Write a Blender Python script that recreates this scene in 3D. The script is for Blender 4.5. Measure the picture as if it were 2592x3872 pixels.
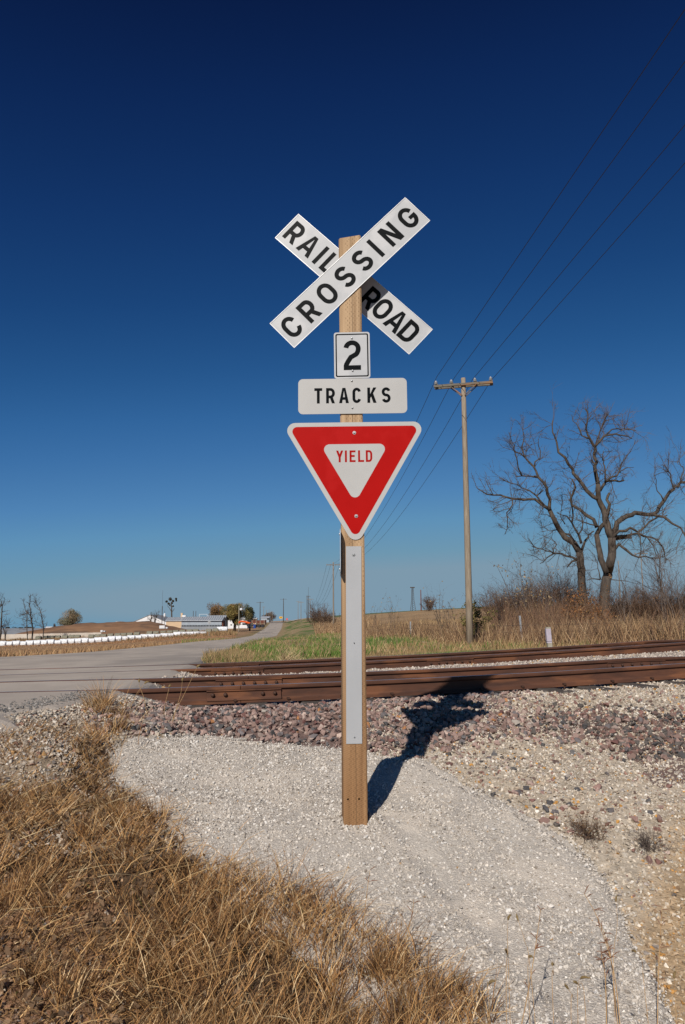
import bpy, bmesh, math, random
import numpy as np
from mathutils import Matrix, Vector
R = math.radians
for o in list(bpy.data.objects): bpy.data.objects.remove(o)
scene = bpy.context.scene
COL = scene.collection
# ------------------------------------------------------------------ camera
FPX, CX, CY, CAMZ = 2953.0, 1296.0, 1936.0, 1.6
PITCH, ROLL = 8.17, -0.35
cd = bpy.data.cameras.new('camera'); cam = bpy.data.objects.new('camera', cd); COL.objects.link(cam)
cd.sensor_fit = 'VERTICAL'; cd.sensor_height = 24.0; cd.sensor_width = 16.0
cd.lens = 24.0 * FPX / 3872.0
cd.clip_start = 0.05; cd.clip_end = 6000
CM = Matrix.Rotation(R(90 + PITCH), 4, 'X') @ Matrix.Rotation(R(ROLL), 4, 'Z')
cam.matrix_world = Matrix.Translation((0, 0, CAMZ)) @ CM
scene.camera = cam
# ------------------------------------------------------------------ light
SUN_EL, LX = 34.6, 0.315                      # light travels (+LX, +1)
az = math.atan2(-LX, -1.0)                   # direction towards the sun, from +Y clockwise
sd = bpy.data.lights.new('sun', 'SUN'); sun = bpy.data.objects.new('sun', sd); COL.objects.link(sun)
sd.energy = 4.75; sd.angle = R(0.5); sd.color = (1.0, 0.93, 0.84)
tos = Vector((math.sin(az) * math.cos(R(SUN_EL)), math.cos(az) * math.cos(R(SUN_EL)), math.sin(R(SUN_EL))))
sun.rotation_mode = 'QUATERNION'; sun.rotation_quaternion = tos.to_track_quat('Z', 'Y')
w = bpy.data.worlds.new('World'); scene.world = w; w.use_nodes = True
nt = w.node_tree; nt.nodes.clear()
wo = nt.nodes.new('ShaderNodeOutputWorld'); bg = nt.nodes.new('ShaderNodeBackground')
sky = nt.nodes.new('ShaderNodeTexSky'); sky.sky_type = 'NISHITA'; sky.sun_disc = False
sky.sun_elevation = R(SUN_EL); sky.sun_rotation = az % (2 * math.pi)
sky.air_density = 1.0; sky.dust_density = 0.25; sky.ozone_density = 3.0; sky.altitude = 300
# the photographed sky is a deep polarised blue: grade the Nishita sky through its own green channel
sep = nt.nodes.new('ShaderNodeSeparateColor'); nt.links.new(sky.outputs[0], sep.inputs[0])
dv = nt.nodes.new('ShaderNodeMath'); dv.operation = 'MULTIPLY'; dv.inputs[1].default_value = 1 / 9.0; nt.links.new(sep.outputs[1], dv.inputs[0])
rp = nt.nodes.new('ShaderNodeValToRGB'); nt.links.new(dv.outputs[0], rp.inputs[0]); el = rp.color_ramp.elements
SKYC = [(1.0, (6, 19, 52)), (1.21, (9, 27, 66)), (1.42, (13, 39, 85)), (1.78, (19, 53, 104)), (2.3, (27, 69, 122)), (2.9, (38, 86, 140)), (3.5, (50, 101, 156)), (4.1, (61, 112, 166)), (5.3, (80, 131, 180)), (6.3, (95, 145, 183)), (7.6, (110, 151, 176)), (8.4, (125, 153, 172))]
lin = lambda v: (v / 255 / 12.92) if v / 255 <= .04045 else ((v / 255 + .055) / 1.055) ** 2.4
while len(el) < len(SKYC): el.new(.5)
for e_, (p_, c_) in zip(el, SKYC): e_.position = p_ / 9; e_.color = (*[lin(v) for v in c_], 1)
vm = nt.nodes.new('ShaderNodeVectorMath'); vm.operation = 'SCALE'; vm.inputs[3].default_value = 10.0
nt.links.new(rp.outputs[0], vm.inputs[0]); nt.links.new(vm.outputs[0], bg.inputs[0]); nt.links.new(bg.outputs[0], wo.inputs[0])
bg.inputs[1].default_value = 0.1
scene.view_settings.view_transform = 'Standard'; scene.view_settings.look = 'None'
scene.view_settings.exposure = 0; scene.view_settings.gamma = 1
# ------------------------------------------------------------------ geometry of the view
CMn = np.array(CM.to_3x3())
def ray(px, py):
    v = CMn @ np.array([(px - CX) / FPX, (CY - py) / FPX, -1.0]); return v / v[1]
def at(px, py, d):
    return np.array([0, 0, CAMZ]) + ray(px, py) * d
def proj(P):
    P = np.atleast_2d(P) - np.array([0, 0, CAMZ]); c = P @ CMn
    z = np.minimum(c[:, 2], -1e-3)
    px = CX + FPX * c[:, 0] / -z; py = CY - FPX * c[:, 1] / -z
    py = np.where(c[:, 2] > -0.01, 1e5, py); return px, py
def inpoly(px, py, poly):
    r = np.zeros(np.shape(px), bool); n = len(poly)
    for i in range(n):
        x1, y1 = poly[i]; x2, y2 = poly[(i + 1) % n]
        if y1 == y2: continue
        c = ((y1 > py) != (y2 > py)) & (px < (x2 - x1) * (py - y1) / (y2 - y1) + x1); r ^= c
    return r
def smooth(a, b, x):
    t = np.clip((x - a) / (b - a), 0, 1); return t * t * (3 - 2 * t)
def vnoise(x, y, s, seed=0):
    x = np.asarray(x, float) / s; y = np.asarray(y, float) / s
    xi = np.floor(x); yi = np.floor(y); fx = x - xi; fy = y - yi
    def h(a, b):
        q = np.sin(a * 127.1 + b * 311.7 + seed * 74.7) * 43758.5453; return q - np.floor(q)
    fx = fx * fx * (3 - 2 * fx); fy = fy * fy * (3 - 2 * fy)
    return (h(xi, yi) * (1 - fx) + h(xi + 1, yi) * fx) * (1 - fy) + (h(xi, yi + 1) * (1 - fx) + h(xi + 1, yi + 1) * fx) * fy
# ---- tracks
S1, Y1 = 0.28, 8.45
S2, Y2 = 0.36, 12.6
GA = 1.51
def zfit(s, y0, pts):
    X, Z = [], []
    for px, py in pts:
        r = ray(px, py); d = y0 / (1 - s * r[0]); X.append(r[0] * d); Z.append(CAMZ + r[2] * d)
    c = np.polyfit(X, Z, 2); lo, hi = min(X), max(X)
    def f(x):
        x = np.asarray(x, float); xc = np.clip(x, lo, hi); return np.polyval(c, xc) + 0.004 * (x - xc)
    return f
zt1 = zfit(S1, Y1, [(0, 2617), (350, 2606), (850, 2594), (1290, 2580), (1380, 2574), (1950, 2544), (2592, 2508)])
zt2 = zfit(S2, Y2, [(0, 2553), (350, 2540), (850, 2523), (1290, 2507), (1380, 2500), (1950, 2469), (2592, 2428)])
K1 = math.sqrt(1 + S1 * S1); K2 = math.sqrt(1 + S2 * S2)
def rail_y(k, x):   # y of the rails' centre lines: 0,1 first track, 2,3 second
    return (Y1 + S1 * x + (GA * K1 if k == 1 else 0)) if k < 2 else (Y2 + S2 * x + (GA * K2 if k == 3 else 0))
# ---- road edges by depth
RE = [(-30, -3.6), (0, -3.4), (5, -2.95), (5.8, -2.62), (6.3, -2.4), (7.4, -2.2), (8.0, -2.2), (9.3, -2.45), (11.3, -2.42), (14, -2.75), (19, -3.37), (32, -4.8), (60, -7.4), (120, -12), (190, -16.1), (290, -22.8), (380, -29.2), (420, -33)]
LE = [(-30, -11), (0, -9.6), (14, -9.2), (21.9, -9.6), (31, -9.95), (47, -11), (66, -12.5), (130, -17.3), (190, -21.8), (290, -28.8), (380, -35), (420, -39)]
HR = [(-30, .72), (0, .68), (6, .64), (19, .74), (22, .85), (31, 1.02), (47, 1.2), (66, 1.38), (125, 2.15), (190, 2.62), (290, 1.55), (380, -.75), (420, -1.5)]
def itp(tab, d): return np.interp(d, [a for a, b in tab], [b for a, b in tab])
def road_z(x, y):
    z = CAMZ - itp(HR, y)
    a = zt1(x) ; b = zt2(x)
    ya = rail_y(0, x) - .6; yb = rail_y(3, x) + .6; m = (rail_y(1, x) + rail_y(2, x)) / 2
    zz = np.where(y < rail_y(1, x), a, np.where(y > rail_y(2, x), b, a + (b - a) * np.clip((y - rail_y(1, x)) / (rail_y(2, x) - rail_y(1, x)), 0, 1)))
    k = smooth(0, 3.5, np.maximum(ya - y, 0)) + smooth(0, 5, np.maximum(y - yb, 0))
    return zz * (1 - k) + z * k - .004
# ---- far terrain: metres below the eye, by x/y ratio and depth
DD = [16, 22, 30, 45, 70, 110, 160, 250, 400, 900, 1500]
RR = [-1.2, -.44, -.3, -.2, -.1, 0, .1, .2, .3, .44, 1.2]
HH = [[.9, 1.0, 1.25, 1.8, 2.5, 3.4, 4.2, 4.2, 3.6, 4.5, 7],
      [.9, .97, 1.25, 1.8, 2.5, 3.4, 4.2, 4.2, 3.6, 4.5, 7],
      [.9, 1.0, 1.1, 1.5, 2.1, 2.9, 3.7, 3.4, 2.8, 3.5, 5],
      [.95, 1.0, 1.1, 1.25, 1.6, 2.3, 2.8, 2.2, 1.6, 1.5, 2],
      [1.0, 1.1, 1.2, 1.3, 1.6, 2.0, 2.4, 2.0, -1.2, -3, -5],
      [1.0, 1.15, 1.3, 1.3, 1.25, 1.15, .9, -.7, -4.6, -8, -12],
      [.9, 1.0, 1.1, 1.0, .6, 0, -1, -3.2, -6.8, -12, -17],
      [.8, .9, 1.0, .95, .5, -.1, -1.2, -3.6, -8.6, -14, -20],
      [.7, .85, .95, .9, .5, -.1, -1.2, -3.6, -8.8, -14, -20],
      [.6, .8, .9, .9, .5, -.1, -1.2, -3.6, -8.8, -14, -20],
      [.6, .8, .9, .9, .5, -.1, -1.2, -3.6, -8.8, -14, -20]]
HH = np.array(HH); LDD = np.log(DD); RRa = np.array(RR)
def far_z(x, y):
    y = np.maximum(y, 1.0); r = np.clip(x / y, -1.2, 1.2); ld = np.clip(np.log(y), LDD[0], LDD[-1] - 1e-6)
    i = np.clip(np.searchsorted(RRa, r, side='right') - 1, 0, len(RR) - 2); j = np.clip(np.searchsorted(LDD, ld, side='right') - 1, 0, len(DD) - 2)
    u = (r - RRa[i]) / (RRa[i + 1] - RRa[i]); v = (ld - LDD[j]) / (LDD[j + 1] - LDD[j])
    h = (HH[i, j] * (1 - u) + HH[i + 1, j] * u) * (1 - v) + (HH[i, j + 1] * (1 - u) + HH[i + 1, j + 1] * u) * v
    return CAMZ - h
PT = [-30, -8, -6.3, -5.05, -4.3, -3.6, -2.7, -1.9, -1.0, -.45]
PZ = [-.3, -.15, -.08, .03, .2, .39, .53, .62, .74, .80]
def g(x, y):
    x = np.asarray(x, float); y = np.asarray(y, float)
    a = zt1(x); b = zt2(x)
    t = y - rail_y(0, x)
    zn = np.interp(t, PT, PZ) * np.clip(a / .97, .9, 1.12)
    zn = zn + .09 * np.exp(-(((x - .62) / .5) ** 2 + ((y - 5.75) / .3) ** 2)) - .06 * np.exp(-(((x - .9) / .7) ** 2 + ((y - 6.35) / .25) ** 2))
    zn = zn + .02 * np.exp(-(((x - .1) / .6) ** 2 + ((y - 4.9) / .5) ** 2))
    zn = zn + (vnoise(x, y, .9, 1) - .5) * .05 + (vnoise(x, y, .3, 2) - .5) * .018
    y1f = rail_y(1, x); y2n = rail_y(2, x); y2f = rail_y(3, x)
    mid = np.clip((y - y1f) / (y2n - y1f), 0, 1)
    zt = np.where(y < y1f, a, np.where(y < y2n, a + (b - a) * mid, b)) - .205
    zt = zt + .10 * smooth(.15, .5, mid) * (1 - smooth(.75, .97, mid)) + (vnoise(x, y, .25, 3) - .5) * .02
    k = smooth(-.75, -.25, t); z = zn * (1 - k) + zt * k
    zf = far_z(x, y) + (vnoise(x, y, 3.0, 4) - .5) * .12 + (vnoise(x, y, 14.0, 5) - .5) * .25 * smooth(20, 60, y)
    k2 = smooth(.45, 4.5, y - y2f); z = z * (1 - k2) + zf * k2
    # road bed
    le = itp(LE, y); re = itp(RE, y); rz = road_z(x, y) - .03
    dist = np.maximum(np.maximum(le - x, x - re), 0); dist = np.where(x > re, dist * (1.0 + .6 * vnoise(x, y, .5, 9)), dist)
    wid = np.where(y < 16, 1.7 - .8 * smooth(6.2, 7.6, y), 2 + y * .03); kr = 1 - smooth(0, 1, dist / wid)
    z = z * (1 - kr) + rz * kr
    z = np.where(dist <= .02, rz, z)
    return z
def G(x, y): return float(g(np.array([x]), np.array([y]))[0])
def on_ground(px, py):                     # first hit of the photo's ray with the ground
    r = ray(px, py); ds = np.geomspace(1.5, 1200, 5000)
    z = CAMZ + r[2] * ds; h = z - g(r[0] * ds, ds); i = np.argmax(h < 0) if (h < 0).any() else len(ds) - 1
    d = ds[i]; return np.array([r[0] * d, d, G(r[0] * d, d)])
def foot(px, d):                           # ground point at image column px, depth d
    r = ray(px, 2360); return np.array([r[0] * d, d, G(r[0] * d, d)])
# ------------------------------------------------------------------ materials
def mat(name, c1, c2=None, scale=5.0, rough=.8, metal=0.0, bump=0.0, bscale=None, attr=None, detail=6, dist=0.01, stretch=None, spec=.3, c3=None, s3=1.0, lo=.35, hi=.65, attr_var=.35, trans=0):
    m = bpy.data.materials.new(name); m.use_nodes = True; t = m.node_tree; L = t.links; b = t.nodes['Principled BSDF']
    b.inputs['Roughness'].default_value = rough; b.inputs['Metallic'].default_value = metal
    b.inputs['Specular IOR Level'].default_value = spec
    tc = t.nodes.new('ShaderNodeTexCoord'); src = tc.outputs['Object']
    if stretch:
        mp = t.nodes.new('ShaderNodeMapping'); mp.inputs['Scale'].default_value = stretch; L.new(src, mp.inputs[0]); src = mp.outputs[0]
    def noise(s, d=detail):
        n = t.nodes.new('ShaderNodeTexNoise'); n.inputs['Scale'].default_value = s; n.inputs['Detail'].default_value = d; L.new(src, n.inputs['Vector']); return n
    def ramp(f, a, bb):
        r = t.nodes.new('ShaderNodeMapRange'); r.inputs[1].default_value = a; r.inputs[2].default_value = bb; L.new(f, r.inputs[0]); return r.outputs[0]
    def mix(f, a, bb, mode='MIX'):
        x = t.nodes.new('ShaderNodeMix'); x.data_type = 'RGBA'; x.blend_type = mode
        if isinstance(f, float): x.inputs[0].default_value = f
        else: L.new(f, x.inputs[0])
        for s, v in ((6, a), (7, bb)):
            if isinstance(v, tuple): x.inputs[s].default_value = (*v, 1)
            else: L.new(v, x.inputs[s])
        return x.outputs[2]
    n1 = noise(scale)
    if attr:
        at_ = t.nodes.new('ShaderNodeAttribute'); at_.attribute_name = attr
        n2 = noise(scale * 4.3)
        f = ramp(n1.outputs[0], .3, .7); f2 = ramp(n2.outputs[0], .3, .7)
        v = attr_var; col = mix(f, (1 - v,) * 3, (1 + v * .8,) * 3); col2 = mix(f2, (1 - v * .8,) * 3, (1 + v * .7,) * 3)
        col = mix(1.0, at_.outputs['Color'], col, 'MULTIPLY'); col = mix(1.0, col, col2, 'MULTIPLY')
    elif c2:
        col = mix(ramp(n1.outputs[0], lo, hi), c1, c2)
    else: col = None
    if c3:
        n3 = noise(s3, 4); col = mix(ramp(n3.outputs[0], .52, .62), col, c3)
    if col is None: b.inputs['Base Color'].default_value = (*c1, 1)
    else: L.new(col, b.inputs['Base Color'])
    if bump:
        nb = noise(bscale or scale * 3); bp = t.nodes.new('ShaderNodeBump'); bp.inputs['Strength'].default_value = bump; bp.inputs['Distance'].default_value = dist
        L.new(nb.outputs[0], bp.inputs['Height']); L.new(bp.outputs[0], b.inputs['Normal'])
    if trans:
        tr = t.nodes.new('ShaderNodeBsdfTranslucent'); ms = t.nodes.new('ShaderNodeMixShader'); ms.inputs[0].default_value = trans
        if col is not None: L.new(col, tr.inputs[0])
        else: tr.inputs[0].default_value = (*c1, 1)
        o = t.nodes['Material Output']; L.new(b.outputs[0], ms.inputs[1]); L.new(tr.outputs[0], ms.inputs[2]); L.new(ms.outputs[0], o.inputs[0])
    return m
M = {}
M['ground'] = mat('ground_soil', (0, 0, 0), attr='Col', scale=9, bump=.6, bscale=60, dist=.02, rough=.95, attr_var=.22)
M['mound'] = mat('pale_gravel', (.52, .475, .42), (.40, .36, .315), scale=70, bump=1.0, bscale=120, dist=.012, rough=.95, c3=(.56, .50, .43), s3=3.0)
M['stone'] = mat('stones', (0, 0, 0), attr='Col', scale=60, bump=.3, bscale=150, dist=.002, rough=.9, attr_var=.22)
M['blade'] = mat('dry_blades', (0, 0, 0), attr='Col', scale=30, rough=.75, attr_var=.12, trans=.08)
M['leaf'] = mat('leaves', (0, 0, 0), attr='Col', scale=3, rough=.8, attr_var=.15, trans=.15)
M['road'] = mat('old_asphalt', (.44, .385, .33), (.35, .305, .265), scale=1.6, bump=.6, bscale=90, dist=.008, rough=.95, c3=(.30, .265, .235), s3=.35, spec=.1, stretch=(1, .45, 1))
M['rust'] = mat('rusty_rail', (.108, .046, .027), (.060, .029, .020), scale=3, rough=.75, bump=.3, bscale=60, dist=.002, stretch=(1, 1, 6), c3=(.165, .068, .033), s3=1.5)
M['rust_dark'] = mat('dark_rust', (.04, .022, .016), (.07, .032, .02), scale=30, rough=.7)
M['railtop'] = mat('polished_rail_top', (.22, .20, .19), (.32, .30, .29), scale=4, rough=.35, metal=.45, stretch=(.3, 1, 1))
M['tie'] = mat('weathered_tie', (.10, .085, .075), (.055, .045, .04), scale=12, rough=.9, bump=.6, bscale=40, dist=.006, stretch=(6, 1, 3))
M['polewood'] = mat('grey_pole_wood', (.30, .25, .19), (.19, .15, .11), scale=5, rough=.9, bump=.5, bscale=16, dist=.01, stretch=(5, 5, .35))
M['farpole'] = mat('far_pole_wood', (.24, .20, .16), (.18, .15, .12), scale=3, rough=.9, stretch=(4, 4, .4))
M['darkpole'] = mat('dark_pole_wood', (.09, .07, .055), (.06, .045, .04), scale=3, rough=.9)
M['arm'] = mat('grey_crossarm_wood', (.17, .155, .125), (.10, .09, .075), scale=8, rough=.9, stretch=(.6, 4, 4), c3=(.30, .14, .05), s3=1.1)
M['porcelain'] = mat('porcelain', (.36, .36, .36), rough=.25, spec=.5)
M['steel'] = mat('galvanised_steel', (.42, .43, .44), (.30, .31, .32), scale=20, rough=.45, metal=.6)
M['alu'] = mat('bare_aluminium', (.58, .59, .60), (.5, .5, .5), scale=12, rough=.4, metal=.2)
M['wire'] = mat('wire', (.035, .035, .04), rough=.6)
M['black'] = mat('sign_black', (.004, .005, .006), rough=.35, spec=.03)
M['red'] = mat('sign_red', (.37, .006, .005), (.34, .005, .004), scale=4, rough=.35, spec=.06, c3=(.375, .008, .007), s3=5)
M['redletter'] = mat('sign_red_letters', (.31, .006, .005), rough=.4, spec=.03)
M['white'] = mat('sign_white_sheeting', (.42, .43, .44), (.385, .395, .41), scale=3, rough=.35, spec=.15, bump=.08, bscale=8, dist=.004, c3=(.46, .465, .475), s3=5)
M['cream'] = mat('sign_offwhite_sheeting', (.42, .418, .41), (.39, .388, .38), scale=5, rough=.45, spec=.12)
M['silver'] = mat('reflective_strip', (.40, .41, .425), (.355, .365, .38), scale=3, rough=.4, metal=.1, spec=.3, stretch=(1, 1, .6), bump=.06, bscale=250, dist=.001)
M['bluesheet'] = mat('blue_sheeting', (.02, .06, .25), rough=.4)
M['bark'] = mat('grey_bark', (.095, .076, .060), (.045, .036, .030), scale=2.5, rough=.95, bump=.6, bscale=9, dist=.03, stretch=(2, 2, .5))
M['twig'] = mat('twigs', (.12, .092, .075), (.085, .065, .055), scale=2, rough=.9)
M['brush'] = mat('brown_brush_twigs', (.14, .085, .055), (.09, .058, .042), scale=2, rough=.9)
M['whiteplastic'] = mat('white_bale_wrap', (.74, .75, .77), (.62, .63, .65), scale=2, rough=.4, bump=.5, bscale=3, dist=.06)
M['hay'] = mat('grey_green_hay', (.235, .225, .17), (.17, .16, .12), scale=3, rough=.95, bump=.4, bscale=9, dist=.05)
M['haydark'] = mat('hay_end_gap_shade', (.07, .065, .05), (.11, .09, .07), scale=5, rough=.95)  # bale ends coloured dark, painting shade into the gaps of the row
M['heap'] = mat('brown_soil_heap', (.24, .135, .075), (.17, .095, .055), scale=.35, rough=.95, bump=.6, bscale=1.2, dist=.3, stretch=(.5, 1, 3), c3=(.12, .075, .05), s3=.25)
M['concrete'] = mat('pale_concrete', (.55, .49, .42), (.46, .39, .32), scale=.5, rough=.9)
M['metalroof'] = mat('metal_roofing', (.50, .53, .57), (.40, .43, .47), scale=1.5, rough=.45, metal=.25, stretch=(2, 1, .2))
M['metalwall'] = mat('metal_siding', (.33, .37, .41), (.28, .31, .35), scale=1, rough=.5, metal=.2)
M['tanwall'] = mat('tan_wall', (.58, .42, .27), (.52, .38, .25), scale=1, rough=.9)
M['whitewall'] = mat('white_wall', (.70, .70, .70), (.62, .62, .63), scale=1, rough=.8)
M['greyroof'] = mat('grey_roof', (.20, .22, .24), (.26, .27, .29), scale=.4, rough=.7)
M['dark'] = mat('dark_opening', (.02, .02, .022), rough=.9)
M['orange'] = mat('orange_paint', (.65, .10, .02), rough=.45)
M['rustside'] = mat('rusty_side', (.16, .055, .035), (.10, .04, .03), scale=1, rough=.9)
M['rubber'] = mat('rubber', (.03, .03, .035), rough=.9)
M['yellow'] = mat('yellow_sign', (.75, .40, .01), rough=.6)
M['signred'] = mat('distant_red_sign', (.65, .06, .03), rough=.6)
M['lilac'] = mat('faded_paint_on_post', (.42, .38, .45), (.36, .32, .38), scale=8, rough=.8)
M['postwood'] = mat('weathered_post', (.34, .32, .26), (.26, .24, .19), scale=8, rough=.9)
M['litter'] = mat('white_litter', (.75, .75, .72), rough=.6)

def wood_mat():
    m = bpy.data.materials.new('incised_treated_post'); m.use_nodes = True; t = m.node_tree; L = t.links; b = t.nodes['Principled BSDF']
    b.inputs['Roughness'].default_value = .8; b.inputs['Specular IOR Level'].default_value = .2
    tc = t.nodes.new('ShaderNodeTexCoord')
    def N(k, **kw):
        n = t.nodes.new(k)
        for a, v in kw.items(): setattr(n, a, v)
        return n
    def mapr(f, a, bb, c=0, d=1):
        r = N('ShaderNodeMapRange'); r.inputs[1].default_value = a; r.inputs[2].default_value = bb; r.inputs[3].default_value = c; r.inputs[4].default_value = d; L.new(f, r.inputs[0]); return r.outputs[0]
    def math_(op, a, bb=None, c=None):
        r = N('ShaderNodeMath', operation=op)
        for i, v in enumerate((a, bb, c)):
            if v is None: continue
            if isinstance(v, (int, float)): r.inputs[i].default_value = v
            else: L.new(v, r.inputs[i])
        return r.outputs[0]
    def mix(f, a, bb):
        x = N('ShaderNodeMix', data_type='RGBA'); L.new(f, x.inputs[0])
        for s, v in ((6, a), (7, bb)):
            if isinstance(v, tuple): x.inputs[s].default_value = (*v, 1)
            else: L.new(v, x.inputs[s])
        return x.outputs[2]
    sp = N('ShaderNodeSeparateXYZ'); L.new(tc.outputs['Object'], sp.inputs[0]); X, Y, Z = sp.outputs
    mp = N('ShaderNodeMapping'); mp.inputs['Scale'].default_value = (30, 30, 1.3); L.new(tc.outputs['Object'], mp.inputs[0])
    n1 = N('ShaderNodeTexNoise'); n1.inputs['Scale'].default_value = 1.0; n1.inputs['Detail'].default_value = 7; L.new(mp.outputs[0], n1.inputs[0])
    n2 = N('ShaderNodeTexNoise'); n2.inputs['Scale'].default_value = 1.6; n2.inputs['Detail'].default_value = 3; L.new(tc.outputs['Object'], n2.inputs[0])
    # fresh brown treatment low on the post, bleached grain towards the weathered top
    hgt = mapr(math_('ADD', Z, math_('MULTIPLY', n2.outputs[0], .5)), .9, 2.6)
    lowc = mix(mapr(n1.outputs[0], .35, .65), (.175, .088, .038), (.285, .155, .072))
    topc = mix(mapr(n1.outputs[0], .35, .65), (.27, .175, .10), (.47, .33, .20))
    base = mix(hgt, lowc, topc)
    # saw marks: fine diagonal ridges
    dg = math_('SINE', math_('MULTIPLY', math_('SUBTRACT', Z, math_('MULTIPLY', X, .45)), 520))
    saw = mapr(dg, -1, 1, .0, 1)
    base = mix(math_('MULTIPLY', saw, .16), base, (.52, .34, .18))
    # incisions: short vertical slits in staggered rows on the faces
    cx = .0118; cz = .030
    col = math_('FLOOR', math_('DIVIDE', X, cx)); odd = math_('MODULO', math_('ABSOLUTE', col), 2.0)
    wob = math_('MULTIPLY', n2.outputs[0], .004)
    fx = math_('SUBTRACT', math_('FRACT', math_('DIVIDE', math_('ADD', X, wob), cx)), .5)
    fz = math_('SUBTRACT', math_('FRACT', math_('ADD', math_('DIVIDE', Z, cz), math_('MULTIPLY', odd, .5))), .5)
    sl = math_('MULTIPLY', math_('LESS_THAN', math_('ABSOLUTE', fx), .11), math_('LESS_THAN', math_('ABSOLUTE', fz), .20))
    area = math_('GREATER_THAN', X, -.040)
    n4 = N('ShaderNodeTexNoise'); n4.inputs['Scale'].default_value = 45; L.new(tc.outputs['Object'], n4.inputs[0]); sl = math_('MULTIPLY', sl, math_('MULTIPLY', area, mapr(n4.outputs[0], .40, .58, .05, .8)))
    # one long drying crack
    crk = math_('LESS_THAN', math_('ABSOLUTE', math_('SUBTRACT', X, math_('ADD', .004, math_('MULTIPLY', math_('SINE', math_('MULTIPLY', Z, 2.3)), .006)))), .0010)
    base = mix(sl, base, (.085, .042, .02)); base = mix(crk, base, (.05, .028, .016))
    L.new(base, b.inputs['Base Color'])
    hh = math_('ADD', math_('MULTIPLY', saw, .15), math_('MULTIPLY', n1.outputs[0], .5)); hh = math_('SUBTRACT', hh, math_('ADD', sl, crk))
    bp = N('ShaderNodeBump'); bp.inputs['Strength'].default_value = .5; bp.inputs['Distance'].default_value = .003; L.new(hh, bp.inputs['Height']); L.new(bp.outputs[0], b.inputs['Normal'])
    return m
M['post'] = wood_mat()
# ------------------------------------------------------------------ builders
def link(o, parent=None):
    COL.objects.link(o)
    if parent is not None:
        o.parent = parent
        o.matrix_parent_inverse = Matrix.Translation(parent.location).inverted() if not parent.parent else (Matrix.Translation(parent.parent.location) ).inverted() if False else Matrix.Identity(4)
    return o
def tag(o, label=None, cat=None, group=None, kind=None):
    if label: o['label'] = label
    if cat: o['category'] = cat
    if group: o['group'] = group
    if kind: o['kind'] = kind
    return o
def empty(name, loc, label=None, cat=None, group=None, kind=None, rz=0):
    o = bpy.data.objects.new(name, None); o.location = Vector([float(v) for v in loc]); o.rotation_euler = (0, 0, rz); o.empty_display_size = .2
    COL.objects.link(o); return tag(o, label, cat, group, kind)
def raw(name, V, F, m, parent=None, C=None, smooth_=False, mats=None, mi=None):
    """big numpy mesh; V is in world space unless parented to something not at the origin"""
    V = np.asarray(V, np.float32); F = np.asarray(F, np.int32); me = bpy.data.meshes.new(name)
    me.vertices.add(len(V)); me.vertices.foreach_set('co', V.ravel()); k = F.shape[1]
    me.loops.add(F.size); me.loops.foreach_set('vertex_index', F.ravel())
    me.polygons.add(len(F)); me.polygons.foreach_set('loop_start', np.arange(0, F.size, k, dtype=np.int32))
    try: me.polygons.foreach_set('loop_total', np.full(len(F), k, np.int32))
    except Exception: pass
    if C is not None:
        a = me.color_attributes.new('Col', 'FLOAT_COLOR', 'POINT'); c = np.ones((len(V), 4), np.float32); c[:, :3] = C; a.data.foreach_set('color', c.ravel())
    me.materials.append(m)
    for q in (mats or []): me.materials.append(q)
    if mi is not None: me.polygons.foreach_set('material_index', np.asarray(mi, np.int32))
    me.polygons.foreach_set('use_smooth', np.full(len(F), smooth_))
    me.update(calc_edges=True)
    o = bpy.data.objects.new(name, me); COL.objects.link(o)
    if parent is not None: o.parent = parent
    return o
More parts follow.
